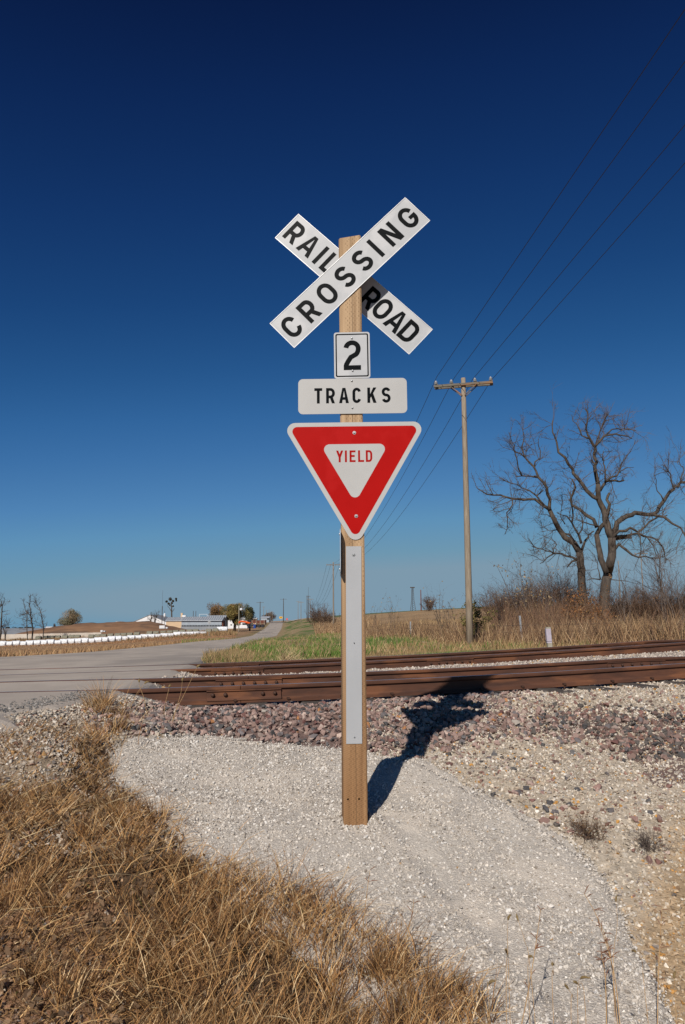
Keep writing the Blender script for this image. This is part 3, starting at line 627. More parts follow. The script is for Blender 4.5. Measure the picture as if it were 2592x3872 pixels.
V, F, CC = scatter(np.stack([x, y, z + sz * .25], 1), sz, C, SMALL, rng); o = raw('pale_gravel', V, F, M['stone'], C=CC); tag(o, 'pale crushed gravel heaped round the foot of the sign post', 'gravel', kind='stuff'); NPALE = len(x)
# tan gravel right of the mound and under the tracks
x, y = rect(190000, .0, 6.2, 2.6, 11.5); u = y - rail_y(0, x); z = g(x, y); px, py = proj(np.stack([x, y, z], 1))
k = (u < -.05) & ~inpoly(px, py, MOUND) & (px > 1250) & (px < 3300) & (rng.random(len(x)) < np.where(y > 8, .6, 1)); x, y, z, px, py = x[k], y[k], z[k], px[k], py[k]; n = len(x)
sz = np.minimum(rng.gamma(3.0, .0029, n) + .0022, .024) * np.where(y > 7.5, 1.2, 1); ok = rng.random(n) < smooth(2350, 2650, px + (py - 3300) * .35) * smooth(2900, 3200, py)
C = np.where(ok[:, None], pick(rng, n, ORGC), pick(rng, n, TANC)); V, F, CC = scatter(np.stack([x, y, z + sz * .25], 1), sz, C, SMALL, rng)
o = raw('tan_gravel', V, F, M['stone'], C=CC); tag(o, 'tan and rusty coloured gravel between the pale mound and the rails', 'gravel', kind='stuff')
x, y = rect(60000, -3.4, 8, 8.0, 18.5); k = (y > rail_y(0, x) + .05) & (y < rail_y(3, x) + .5) & (x > itp(RE, y) + .1); x, y = x[k], y[k]; z = g(x, y); px, py = proj(np.stack([x, y, z], 1)); k = (px > 300) & (px < 2700); x, y, z = x[k], y[k], z[k]; n = len(x)
sz = np.minimum(rng.gamma(3.5, .0042, n) + .004, .032); C = pick(rng, n, [(6, (.46, .40, .34)), (4, (.38, .32, .27)), (2, (.55, .50, .44)), (1, (.28, .20, .17)), (.3, (.5, .3, .1))])
V, F, CC = scatter(np.stack([x, y, z + sz * .3], 1), sz, C, SMALL, rng); o = raw('track_gravel', V, F, M['stone'], C=CC); tag(o, 'pale gravel lying between the two railway tracks', 'gravel', kind='stuff')
# mixed shoulder stones on the left
x, y = rect(80000, -4.2, -.6, 4.2, 8.4); z = g(x, y); px, py = proj(np.stack([x, y, z], 1)); u = y - rail_y(0, x)
k = (u < -.2) & (x > itp(RE, y) + .0) & ~inpoly(px, py, MOUND) & (px > -700) & (px < 720) & (py < 3250); x, y, z = x[k], y[k], z[k]; n = len(x)
sz = np.minimum(rng.gamma(2.6, .0036, n) + .003, .030); C = pick(rng, n, [(5, (.46, .39, .31)), (3, (.36, .30, .24)), (3, (.56, .51, .44)), (1, (.17, .15, .14)), (1.2, (.28, .16, .12)), (.5, (.44, .26, .11))])
V, F, CC = scatter(np.stack([x, y, z + sz * .2], 1), sz, C, SMALL, rng); o = raw('shoulder_gravel', V, F, M['stone'], C=CC); tag(o, 'mixed dark and pale stones on the road shoulder', 'gravel', kind='stuff')
x, y = rect(9000, -2.2, -.5, 2.6, 4.2); z = g(x, y); px, py = proj(np.stack([x, y, z], 1)); k = (px < 430 + 60 * rng.random(len(x))) & (py > 3300) & (px > -60); x, y, z = x[k], y[k], z[k]; n = len(x)
sz = np.minimum(rng.gamma(2.4, .0036, n) + .003, .026); C = pick(rng, n, [(4, (.27, .15, .085)), (3, (.34, .22, .13)), (2, (.20, .13, .09)), (1, (.40, .33, .26)), (1, (.16, .14, .13))])
V, F, CC = scatter(np.stack([x, y, z + sz * .2], 1), sz, C, SMALL, rng); o = raw('reddish_gravel', V, F, M['stone'], C=CC); tag(o, 'reddish brown stones showing through the grass at the lower left', 'gravel', kind='stuff')
x, y = rect(30000, -4.4, -1.2, 4.2, 8.0); re_ = itp(RE, y); k = (x > re_ - .45 * rng.random(len(x))) & (x < re_ + .26) & (y < rail_y(0, x) - .1); x, y, re_ = x[k], y[k], re_[k]; n = len(x); z = np.where(x < re_, road_z(x, y), np.maximum(g(x, y), road_z(x, y) - .05 * (x - re_) / .1)); z = np.where(x > re_ + .2, g(x, y), z)
sz = np.minimum(rng.gamma(2.4, .003, n) + .002, .02); C = pick(rng, n, [(5, (.15, .145, .14)), (3, (.22, .21, .20)), (2, (.10, .10, .10)), (1, (.36, .33, .30))]); V, F, CC = scatter(np.stack([x, y, z + sz * .2], 1), sz, C, SMALL, rng); o = raw('asphalt_crumbs', V, F, M['stone'], C=CC); tag(o, 'dark crumbled asphalt along the broken edge of the road', 'asphalt crumbs', kind='stuff')
# thin scatter of ballast-sized pieces over the tan gravel
x, y = rect(5200, .2, 6, 4.0, 9.6); u = y - rail_y(0, x); z = g(x, y); px, py = proj(np.stack([x, y, z], 1)); k = (u < -.3) & ~inpoly(px, py, MOUND) & ~inpoly(px, py, PINK) & (px > 1380) & (px < 2700) & (rng.random(len(x)) < np.interp(py, [2650, 2800, 3000, 3300], [.55, .55, .22, .08])); x, y, z, px = x[k], y[k], z[k], px[k]; n = len(x)
sz = np.minimum(rng.gamma(4, .0042, n) + .006, .036); C = np.where((rng.random(n) < .5)[:, None], pick(rng, n, PINKC), pick(rng, n, DARKC)); V, F, CC = scatter(np.stack([x, y, z + sz * .25], 1), sz, C, VAR, rng); o = raw('strewn_ballast', V, F, M['stone'], C=CC); tag(o, 'brown and pink ballast pieces strewn thinly over the tan gravel', 'ballast', kind='stuff')
# scattered larger stones, singly, on the tan gravel
rocks = [(1935, 3000), (1960, 3004), (2150, 3045), (2200, 3080), (2262, 2985), (2080, 3040), (2090, 3100), (2060, 3110), (1700, 2895), (1850, 2870), (2050, 3000), (2018, 3030), (2100, 3078), (2185, 2990), (2170, 3055), (2310, 3070), (2462, 3080), (2500, 3110), (2452, 3260), (2490, 3265), (1770, 2855), (2400, 3105), (2530, 2980), (2300, 2930), (1990, 2985), (2250, 2955), (2140, 2950), (2065, 3065), (2290, 3120), (2160, 3150)]
LS = []
rc = [(.24, .13, .11), (.10, .095, .10), (.32, .20, .17), (.17, .15, .15), (.28, .15, .11)]; RM = [mat('rock_tone', c, tuple(q * .7 for q in c), scale=30, rough=.9, bump=.4, bscale=90, dist=.004) for c in rc]
for i, (a_, b_) in enumerate(rocks):
    p = on_ground(a_, b_); vi = i % len(VAR); me = bpy.data.meshes.new('stone'); me.from_pydata([tuple(v) for v in VAR[vi][0]], [], [tuple(int(q) for q in f) for f in VAR[vi][1]]); me.materials.append(RM[(i * 3 + i // 5) % 5])
    o = bpy.data.objects.new('loose_stone', me); COL.objects.link(o); o.location = (float(p[0]), float(p[1]), float(p[2]) + .008); s_ = .028 + .020 * ((i * 37) % 10) / 10; o.scale = (s_,) * 3; o.rotation_euler = (.3 * math.sin(i), .3 * math.cos(i * 2), i); LS.append((o, (i * 3 + i // 5) % 5, a_))

ORD = ['leftmost', 'second from left', 'third from left', 'fourth from left', 'fifth from left', 'sixth from left', 'seventh from left', 'eighth from left', 'ninth from left']
CN = ['brick red', 'charcoal', 'dusty pink', 'grey brown', 'reddish brown']
for ci in range(5):
    for j, (o, _, a_) in enumerate(sorted([q for q in LS if q[1] == ci], key=lambda q: q[2])): tag(o, ORD[j] + ' of the ' + CN[ci] + ' loose stones on the tan gravel', 'stone', 'loose stones on the tan gravel')
# ------------------------------------------------------------------ the crossing sign
PD = 4.78; PX0 = float(at(1337, 2400, PD)[0]); PW = .143
TOPZ = float(at(1330, 896, PD)[2]); BASEZ = .30
post_e = empty('crossing_sign', (PX0, PD, 0), 'railroad crossbuck with number plate and red yield sign on a square wooden post', 'railroad sign')
def yaw(z): return R(np.interp(z, [.4, 1.2, 2.3, 4.0], [5.0, 4.0, 0.5, -3.0]))
def W2L(p): return Vector((float(p[0]) - PX0, float(p[1]) - PD, float(p[2])))
# post body: local origin at front centre line; twist by height
mbp = MB(); zs = [BASEZ] + list(np.arange(.5, TOPZ - .03, .1)) + [TOPZ]; ch = .008; hw = PW / 2
ring = [(-hw + ch, 0), (hw - ch, 0), (hw, ch), (hw, PW - ch), (hw - ch, PW), (-hw + ch, PW), (-hw, PW - ch), (-hw, ch)]
V = []
rr = random.Random(4)
for i, z in enumerate(zs):
    a = yaw(z); w_ = 1 + rr.uniform(-.006, .006)
    for x, y in ring:
        yy = y - hw; X = (x * math.cos(a) - yy * math.sin(a)) * w_; Y = x * math.sin(a) + yy * math.cos(a) + hw; zz = z + ((x / hw) * .010 + rr.uniform(-.003, .003) if i == len(zs) - 1 else 0); V.append((X, Y, zz))
n = 8; F = [(i * n + j, i * n + (j + 1) % n, (i + 1) * n + (j + 1) % n, (i + 1) * n + j) for i in range(len(zs) - 1) for j in range(n)] + [tuple(range(n))[::-1], tuple((len(zs) - 1) * n + j for j in range(n))]
mbp.add(V, F); post = mbp.build('post', M['post'], post_e)
# bored holes near the foot
cut = MB()
for hx in (1317, 1359):
    p = W2L(at(hx, 3023, PD - .005)); cut.lathe([(.0062, -.05), (.0062, .05)], c=(p[0], p[1] + .02, p[2]), n=14, axis='Y')
cuto = cut.build('cutter', M['post']); cuto.location = post_e.location
bpy.context.view_layer.update()
md = post.modifiers.new('holes', 'BOOLEAN'); md.object = cuto; md.operation = 'DIFFERENCE'; md.solver = 'EXACT'
dg = bpy.context.evaluated_depsgraph_get(); me2 = bpy.data.meshes.new_from_object(post.evaluated_get(dg)); post.modifiers.clear(); post.data = me2; bpy.data.objects.remove(cuto)
def frame(px, py, off=0.0, roll=0.0, dpt=PD, yw=None):
    """sign plane on the post's front at photo position: matrix (x right, z up, -y outwards)"""
    p = at(px, py, dpt); z = p[2]; a = yaw(z) if yw is None else yw
    return Matrix.Translation(W2L(p)) @ Matrix.Rotation(a, 4, 'Z') @ Matrix.Rotation(-roll, 4, 'Y') @ Matrix.Translation((0, -off, 0))
def plate(name, poly, Mx, t, mats, parent, z_front=0.0):
    mb = MB(); mb.prism(poly, -z_front - t, -z_front); o = mb.build(name, mats, parent); o.matrix_local = Mx; return o
def rrect(w, h, r, n=6):
    P = []
    for cx, cz, a0 in ((w / 2 - r, h / 2 - r, 0), (-w / 2 + r, h / 2 - r, 90), (-w / 2 + r, -h / 2 + r, 180), (w / 2 - r, -h / 2 + r, 270)):
        for k in range(n + 1): a = R(a0 + 90 * k / n); P.append((cx + r * math.cos(a), cz + r * math.sin(a)))
    return P
def rtri(w, r, n=8):     # point-down equilateral triangle with rounded corners, centred on its top edge middle
    h = w * math.sqrt(3) / 2; c = [(w / 2, 0), (-w / 2, 0), (0, -h)]; P = []
    ins = [(w / 2 - r * math.sqrt(3), -r), (-w / 2 + r * math.sqrt(3), -r), (0, -h + 2 * r)]
    for (cx, cz), a0, a1 in zip(ins, (-30, 90, 210), (90, 210, 330)):
        for k in range(n + 1): a = R(a0 + (a1 - a0) * k / n); P.append((cx + r * math.cos(a), cz + r * math.sin(a)))
    return P
# ---- stroke lettering
def ribbon(path, s, closed=False):
    P = [np.array(p, float) for p in path]; n = len(P); V = []
    for i in range(n):
        if closed: a, b = P[i - 1], P[(i + 1) % n]
        else: a, b = P[max(i - 1, 0)], P[min(i + 1, n - 1)]
        d1 = P[i] - a if (i > 0 or closed) else b - P[i]; d2 = b - P[i] if (i < n - 1 or closed) else P[i] - a
        d1 = d1 / np.linalg.norm(d1); d2 = d2 / np.linalg.norm(d2); n1 = np.array([-d1[1], d1[0]]); n2 = np.array([-d2[1], d2[0]]); m = n1 + n2; m /= np.linalg.norm(m); k = s / 2 / max(.35, m @ n1); V += [tuple(P[i] + m * k), tuple(P[i] - m * k)]
    return V, [(2 * i, 2 * i + 1, (2 * i + 3) % (2 * n), (2 * i + 2) % (2 * n)) for i in range(n if closed else n - 1)]
def arc(cx, cy, rx, ry, a0, a1, n=10): return [(cx + rx * math.cos(R(a0 + (a1 - a0) * k / n)), cy + ry * math.sin(R(a0 + (a1 - a0) * k / n))) for k in range(n + 1)]
def glyph(c, w, s):
    """list of (verts, faces) in a box of height 1, width w, stroke s"""
    h = s / 2; x0, x1, y0, y1, cx = h, w - h, h, 1 - h, w / 2; rx = cx - h; ry = min(rx * 1.15, .3); o = []
    rib = lambda p, cl=False: o.append(ribbon(p, s, cl)); pol = lambda *p: o.append((list(p), [tuple(range(len(p)))]))
    if c == 'I': pol((cx - h, 0), (cx + h, 0), (cx + h, 1), (cx - h, 1))
    elif c == 'L': rib([(h, 1), (h, h), (w, h)])
    elif c == 'T': rib([(0, y1), (w, y1)]); pol((cx - h, 0), (cx + h, 0), (cx + h, 1 - s), (cx - h, 1 - s))
    elif c == 'E': rib([(w, y1), (h, y1), (h, y0), (w, y0)]); pol((s, .5 - h + .02), (w * .86, .5 - h + .02), (w * .86, .5 + h + .02), (s, .5 + h + .02))
    elif c == 'A':
        pol((0, 0), (1.08 * s, 0), (cx + .15 * s, 1), (cx - .55 * s, 1)); pol((w - 1.08 * s, 0), (w, 0), (cx + .55 * s, 1), (cx - .15 * s, 1)); pol((w * .24, .22), (w * .76, .22), (w * .70, .22 + s * .95), (w * .30, .22 + s * .95))
    elif c == 'N': pol((0, 0), (s, 0), (s, 1), (0, 1)); pol((w - s, 0), (w, 0), (w, 1), (w - s, 1)); pol((s * .2, 1), (s * 1.25, 1), (w - s * .2, 0), (w - s * 1.25, 0))
    elif c == 'O': rib(arc(cx, y1 - ry, rx, ry, 0, 180, 14) + arc(cx, y0 + ry, rx, ry, 180, 360, 14), True)
    elif c in 'CG':
        rib(arc(cx, y1 - ry, rx, ry, 12, 180, 14) + arc(cx, y0 + ry, rx, ry, 180, 348 if c == 'C' else 360, 14) + ([(x1, .36 + s * .9)] if c == 'G' else []))
        if c == 'G': pol((cx + .02, .36), (w - s, .36), (w - s, .36 + s * .9), (cx + .02, .36 + s * .9))
    elif c == 'D': rib([(h, h), (h, 1 - h)] + arc(x1 - min(rx, .3), 1 - h - .26, min(rx, .3), .26, 90, 0, 9) + arc(x1 - min(rx, .3), h + .26, min(rx, .3), .26, 0, -90, 9), True)
    elif c == 'S':
        q = (1 - s) / 4; rib(arc(cx, y1 - q, rx, q, 18, 180, 12) + arc(cx, y1 - q, rx, q, 180, 262, 5)[1:] + arc(cx, y0 + q, rx, q, 82, 0, 5) + arc(cx, y0 + q, rx, q, 0, -162, 12)[1:])
    elif c == 'R':
        pol((0, 0), (s, 0), (s, 1), (0, 1)); m = .42; q = (y1 - m) / 2; rib([(s, y1)] + arc(x1 - q * .8, m + q, q * .8, q, 90, -90, 10) + [(s, m)]); pol((w - s * 1.1, 0), (w, 0), (cx + s * .75, m), (cx - s * .35, m))
    elif c == 'K': pol((0, 0), (s, 0), (s, 1), (0, 1)); pol((s, .30), (s, .30 + s * 1.5), (w - s * 1.15, 1), (w, 1)); pol((w - s * 1.15, 0), (w, 0), (s * 1.9 + .02, .66), (s * 1.25, .46))
    elif c == 'Y': pol((0, 1), (s * 1.1, 1), (cx + h, .46), (cx - h, .40)); pol((w - s * 1.1, 1), (w, 1), (cx + h, .40), (cx - h, .46)); pol((cx - h, 0), (cx + h, 0), (cx + h, .43), (cx - h, .43))
    elif c == '2':
        ra = rx; rib(arc(cx, y1 - ra, ra, ra, 172, 0, 14) + arc(cx - ra * .15, y1 - ra, ra * 1.15, ra * 1.3, 0, -48, 5)[1:] + [(w * .42, .43), (w * .27, .30), (h * 1.15, .19), (h, s * .9)]); pol((0, 0), (w, 0), (w, s), (0, s))
    return o
def letter(c, w, s, H, Mx, parent, m, off, cx, cz=0.0):
    mb = MB(); 
    for i, (V, F) in enumerate(glyph(c, w, s)):
        yo = -off - .0006 - i * .00025; n = len(V); mb.add([(cx + (v[0] - w / 2) * H, yo, cz + (v[1] - .5) * H) for v in V], F)
    o = mb.build('letter', m, parent); return o
def sbolt(parent, x, z, off, r=.009, washer=True, rivet=False):
    mb = MB()
    if washer: mb.lathe([(r * 1.35, 0), (r * 1.35, .002)], n=16, axis='Y')
    mb.lathe([(r * .9, 0), (r * .9, .004), (r * .55, .0075), (.0005, .008)], n=10, axis='Y'); o = mb.build('bolt', M['steel'], parent); o.location = (x, -off, z); return o
T = .0025
# crossbuck blades
IN = .0254
def blade(name, px, py, ang, off, dpt, letters, label):
    Mx = frame(px, py, off=off, roll=R(ang), dpt=dpt, yw=R(-2.6)); L_, W_ = 48 * IN, 9 * IN
    o = plate(name, [(-L_ / 2, -W_ / 2), (L_ / 2, -W_ / 2), (L_ / 2, W_ / 2), (-L_ / 2, W_ / 2)], Mx, T, M['white'], post_e); o['label'] = label
    rim = MB(); e = .0035
    for zc in (W_ / 2 - e / 2 + .001, -W_ / 2 + e / 2 - .001): rim.box((0, -T - .0012, zc), (L_, .003, e))
    for xc in (L_ / 2 - e / 2 + .0005, -L_ / 2 + e / 2 - .0005): rim.box((xc, -T - .0011, 0), (e, .003, W_ - 2 * e))
    rim.build('rim', M['alu'], o)
    for c, t, w_ in letters: letter(c, w_, .188, 5.9 * IN, None, o, M['black'], T, (t - .5) * L_)
    return o
b2 = blade('crossbuck_blade', 1335, 1071, -43.4, 0, PD + PW + .006, [('R', .062, .66), ('A', .172, .76), ('I', .258, .2), ('L', .335, .60), ('R', .632, .66), ('O', .722, .72), ('A', .822, .76), ('D', .915, .68)], 'blade behind the post reading RAILROAD')
b1 = blade('crossbuck_blade', 1325.5, 1029.7, 43.6, .003, PD, [('C', .070, .70), ('R', .197, .68), ('O', .330, .74), ('S', .462, .68), ('S', .590, .68), ('I', .688, .2), ('N', .800, .70), ('G', .930, .72)], 'blade in front of the post reading CROSSING')
def local_of(o, px, py, dpt):
    return (o.matrix_local.inverted() @ W2L(at(px, py, dpt)))
for q in ((1324.5, 980.5), (1274.5, 1032), (1325.5, 1076)):
    l = local_of(b1, *q, PD); sbolt(b1, l[0], l[2], T, r=.0065, washer=False)
l = local_of(b1, 1376.5, 1027, PD); MB().lathe([(.0045, 0), (.0045, .0006)], n=10, axis='Y').build('bolt_hole', M['dark'], b1, loc=(l[0], -T, l[2]))
# the R8-like "2" plate
Mx = frame(1332, 1344, off=.003, roll=R(.4)); w_, h_ = 9 * IN, 12 * IN
o = plate('number_plate', rrect(w_, h_, .016), Mx, T, M['white'], post_e)
outer, inner = rrect(w_ - .020, h_ - .020, .010), rrect(w_ - .036, h_ - .036, .006); n = len(outer)
MB().add([(x, -T - .0006, z) for x, z in outer] + [(x, -T - .0006, z) for x, z in inner], [(i, (i + 1) % n, n + (i + 1) % n, n + i) for i in range(n)]).build('border', M['black'], o)
letter('2', .56, .158, .196, None, o, M['black'], T, .001, .0).name = 'numeral'
sbolt(o, 0, .112, T, r=.007, washer=False); sbolt(o, .002, -.103, T, r=.007, washer=False)
# TRACKS plate
Mx = frame(1334, 1499, off=.0065, roll=R(.1)); w_, h_ = 27 * IN * 1.0, 9 * IN * 1.0
o = plate('tracks_plate', rrect(w_, h_, .030), Mx, T, M['cream'], post_e)
for c, xp, wd in (('T', 1206.5, .50), ('R', 1252, .56), ('A', 1302, .62), ('C', 1349.5, .54), ('K', 1406, .58), ('S', 1459, .56)): letter(c, wd, .178, .0995, None, o, M['black'], T, (xp - 1334) / 590, .004)
sbolt(o, -.004, .099, T, r=.007, washer=False); sbolt(o, -.002, -.077, T, r=.007, washer=False)
# YIELD plate
Mx = frame(1340, 1597.5, off=.003, roll=R(.2)); 
o = plate('yield_plate', rtri(36 * IN, .050), Mx, T, M['cream'], post_e)
red = rtri(36 * IN - .094, .030); MB().add([(x, -T - .0006, z - .0262) for x, z in red], [tuple(range(len(red)))]).build('red_field', M['red'], o)
wh = rtri(.430, .034); MB().add([(x, -T - .0012, z - .1400) for x, z in wh], [tuple(range(len(wh)))]).build('white_triangle', M['cream'], o)
for c, xp, wd in (('Y', 1287, .60), ('I', 1310.5, .2), ('E', 1335.5, .50), ('L', 1367.5, .50), ('D', 1397.5, .54)): letter(c, wd, .168, .0745, None, o, M['redletter'], T + .0008, (xp - 1343) / 603, -.1400 - .078)
sbolt(o, .0, -.068, T + .0006, r=.008); sbolt(o, .006, -.595 + .0, T + .0006, r=.008)
# reflective strip
s0 = at(1338, 2066, PD); s1 = at(1340, 2812, PD); N_ = 12; V = []; wS = .0965 * .98
for i in range(N_ + 1):
    z = s0[2] + (s1[2] - s0[2]) * i / N_; a = yaw(z); cxs = at(1338 + 2 * i / N_, 2066 + (2812 - 2066) * i / N_, PD)[0] - PX0
    for yo in (-.002, -.0045):
        for sx in (-1, 1): x = sx * wS / 2; V.append((cxs + x * math.cos(a) - (yo - 0) * math.sin(a) * 0, (x + .0) * math.sin(a) + yo - .0005, z))
F = []
for i in range(N_):
    b0 = i * 4; c0 = b0 + 4; F += [(b0 + 2, b0 + 3, c0 + 3, c0 + 2), (b0, c0, c0 + 1, b0 + 1), (b0, b0 + 2, c0 + 2, c0), (b0 + 1, c0 + 1, c0 + 3, b0 + 3)]
F += [(0, 1, 3, 2), (N_ * 4, N_ * 4 + 2, N_ * 4 + 3, N_ * 4 + 1)]
st = MB().add(V, F).build('reflective_strip', M['silver'], post_e)
for px_, py_ in ((1338, 2097), (1341, 2786), (1340, 2431)):
    p = W2L(at(px_, py_, PD)); r_ = .008 if py_ < 2400 else (.005 if py_ > 2500 else .0035); q = sbolt(st, p[0], p[2], -(p[1]) + .006, r=r_, washer=py_ < 2400)
    if 2400 < py_ < 2500: q.data.materials.clear(); q.data.materials.append(M['dark']); q.name = 'bolt_hole'
# blue plate on the post's left side, seen edge on
pz = (at(1290, 2004, PD)[2] + at(1290, 2172, PD)[2]) / 2; ph = at(1290, 2004, PD)[2] - at(1290, 2172, PD)[2]
mb = MB(); P_ = rrect(.335, ph, .03); mb.prism(P_, 0, .0025); sp = mb.build('side_plate', [M['alu']], post_e); a = yaw(pz)
sp.matrix_local = Matrix.Translation((-hw * math.cos(a) - .0035, hw, pz)) @ Matrix.Rotation(R(90.1), 4, 'Z')
mb = MB(); mb.prism(rrect(.333, ph - .002, .029), .0027, .0033); mb.build('blue_face', M['bluesheet'], sp)
for dz in (.11, -.11): MB().lathe([(.007, 0), (.007, .006)], n=8, axis='Y').build('bolt', M['steel'], sp, loc=(-.10, .008, dz * ph / .28))
# gravel banked and disturbed round the foot of the post
rng = np.random.default_rng(77); n = 420; a_ = rng.uniform(0, 6.28, n); r_ = .085 + rng.gamma(2, .018, n); x = PX0 + np.cos(a_) * r_; y = PD + PW / 2 + np.sin(a_) * r_; k = (np.abs(x - PX0) > .078) | (np.abs(y - PD - PW / 2) > .078); x, y, r_ = x[k], y[k], r_[k]; sz = rng.uniform(.004, .014, len(x))
V, F, CC = scatter(np.stack([x, y, mound_z(x, y) + sz * .3 + .012 * np.exp(-(r_ - .08) / .02)], 1), sz, pick(rng, len(x), PALEC, .15), SMALL, rng); o = raw('banked_gravel', V, F, M['stone'], C=CC); tag(o, 'loose pale chips banked against the foot of the post', 'gravel', kind='stuff')
# ------------------------------------------------------------------ utility poles
def utility_pole(name, base, H, r, label, group, m=None, arms=True, armL=2.4, ang=0.0, detail=True, lean=0.0, armz=.35, double=True):
    e = empty(name, base, label, 'utility pole', group, rz=ang); mb = MB(); n = 12
    P = [(lean * t, 0, -.6 * (1 - t) * (t == 0) + H * t) for t in (0, .2, .4, .6, .8, 1)]; rad = [r * (1 - .35 * t) for t in (0, .2, .4, .6, .8, 1)]
    mb.tube(P, rad, n); mb.build('pole', m or M['polewood'], e, smooth_=True)
    if arms:
        az_ = H - armz; lx = lean * az_ / H
        for sy in ((-1, 1) if double else (-1,)):
            MB().box((lx, sy * (r * .68 + .05), az_), (armL, .09, .115)).build('crossarm', M['arm'] if detail else (m or M['farpole']), e, bevel=.006 if detail else 0)
        if detail:
            for sx in (-1, 1):
                for sy in (-1, 1): MB().bar((lx + sx * .60, sy * (r * .68 + .05), az_ - .06), (lx + sx * .06, sy * (r * .75 + .02), az_ - .52), .05, .035).build('brace', M['arm'], e)
        xs_ = [-armL / 2 + .10, -armL * .20, armL * .20 - .0, armL / 2 - .10]
        if detail:
            for x in xs_:
                for sy in (-1, 1):
                    i_ = MB().lathe([(.02, 0), (.03, .02), (.085, .035), (.09, .055), (.045, .075), (.05, .09), (.075, .10), (.075, .125), (.04, .14), (.045, .155), (.03, .19)], n=12).build('insulator', M['porcelain'], e, smooth_=False, loc=(lx + x, sy * (r * .68 + .05), az_ + .075))
                    MB().tube([(0, 0, -.16), (0, 0, .02)], .014, 6).build('pin', M['wire'], i_)
        else:
            mb = MB()
            for x in xs_: mb.box((lx + x, -(r * .68 + .05), az_ + .12), (.10, .10, .14))
            mb.build('insulators', M['farpole'], e)
    return e
PDp = 36.0; pb = foot(1776, PDp); topp = at(1752, 1430, PDp); HT = float(topp[2] - pb[2])
ang1 = R(-4.0)
main = utility_pole('utility_pole', pb, HT, .165, 'tall grey wooden utility pole with a double crossarm and white insulators beyond the tracks', 'utility poles along the verge', armL=2.78, ang=R(-13), lean=.04)
p2 = foot(1262, 142.0); H2 = float(at(1260, 2125, 142.0)[2] - p2[2])
pole2 = utility_pole('utility_pole', p2, H2, .15, 'lighter utility pole with one crossarm just left of the sign post', 'utility poles along the verge', m=M['farpole'], armL=2.5, ang=0, detail=False, armz=.55, double=False)
# wires: pole 1 to beyond the camera, pole 1 to pole 2, pole 2 onwards
ends = [(2592, 33), (2592, 231), (2592, 471), (2592, 615)]; ins = [(1653, 1424), (1719, 1428), (1789, 1433), (1859, 1437)]
tower3 = foot(1174, 300.0); H3 = float(at(1173, 2262, 300.0)[2] - tower3[2])
for i in range(4):
    A = at(*ins[i], PDp); r_ = ray(*ends[i]); hh = 12.0 - i * .12; d_ = hh / r_[2]; B = np.array([r_[0] * d_, d_, CAMZ + hh]); far_ = B + (B - A) * 2.4
    P = []
    for k in range(15): t = k / 14; P.append(A + (far_ - A) * t - np.array([0, 0, 0 * t]))
    tag(MB().tube(P, [.0115 - .0075 * k / 14 for k in range(15)], 5).build('power_line', M['wire']), ['leftmost', 'second from left', 'third from left', 'rightmost'][i] + ' wire rising from the big crossarm to the upper right corner', 'wire', 'wires above the tracks')
    xx = (-1.15, -.45, .45, 1.15)[i]; C_ = np.array([p2[0] + xx, 142.0, p2[2] + H2 - .40]); P = []
    for k in range(17): t = k / 16; q = A + (C_ - A) * t; q[2] -= 4 * t * (1 - t) * 2.6; P.append(q)
    tag(MB().tube(P, .012, 5).build('power_line', M['wire']), ['leftmost', 'second from left', 'third from left', 'rightmost'][i] + ' wire running down behind the signs to the far pole', 'wire', 'wires above the tracks')
    D_ = np.array([tower3[0] + xx, 300.0, tower3[2] + H3 - .4]); P = []
    for k in range(17): t = k / 16; q = C_ + (D_ - C_) * t; q[2] -= 4 * t * (1 - t) * 4.5; P.append(q)
    tag(MB().tube(P, .022, 4).build('power_line', M['wire']), ['leftmost', 'second', 'third', 'rightmost'][i] + ' sagging distant wire between the verge poles left of the sign', 'wire', 'distant sagging wires')
def far_pole(px, ytop, ybase, d, arm=0, m='farpole', r=.13, label='', armz=.4):
    f = foot(px, d); z0 = min(f[2], at(px, ybase, d)[2]); H = float(at(px, ytop, d)[2] - z0); return utility_pole('utility_pole', (f[0], f[1], z0), H, r, label, 'far utility poles', m=M[m], arms=arm > 0, armL=arm or 1, detail=False, armz=armz, double=False)
far_pole(1173.5, 2262, 2360, 300, 2.4, label='pale far pole with crossarm, rightmost of the tight cluster left of the sign post')
far_pole(1162, 2252, 2340, 340, .0, 'darkpole', .2, 'dark bare pole, leftmost of the tight cluster left of the sign post')
far_pole(1167.5, 2252, 2345, 350, 1.8, 'darkpole', .18, 'dark pole in the middle of the tight cluster left of the sign post')
far_pole(1139, 2274, 2360, 310, 2.0, label='pale slender pole with short crossarm on the green verge')
far_pole(1128, 2272, 2342, 390, 2.0, label='thin pole just left of the pale slender verge pole')
far_pole(1072.5, 2263, 2338, 400, 3.4, 'darkpole', .22, 'dark pole with crossarm standing past the end of the road beside the yellow sign')
far_pole(984, 2275, 2348, 330, 3.0, 'darkpole', .2, 'dark pole with crossarm behind the rusty trailer')
far_pole(997.5, 2293, 2345, 420, 1.6, label='short pole left in the row in front of the far rusty bush')
for i_, (px_, yt) in enumerate(((1008, 2306), (1018, 2305), (1025, 2309), (1030.5, 2310))): far_pole(px_, yt, 2342, 420, .0, label=['leftmost', 'second', 'third', 'rightmost'][i_] + ' of four short bare poles before the far rusty bush')
lp = far_pole(904, 2290, 2350, 235, 0, 'postwood', .16, 'pale pole carrying a round yard light in front of the big olive tree')
MB().lathe([(.05, -.45), (.42, -.3), (.45, .1), (.1, .35)], n=10).build('yard_light', M['whiteplastic'], lp, loc=(.65, 0, float(at(904, 2303, 235)[2] - lp.location[2])))
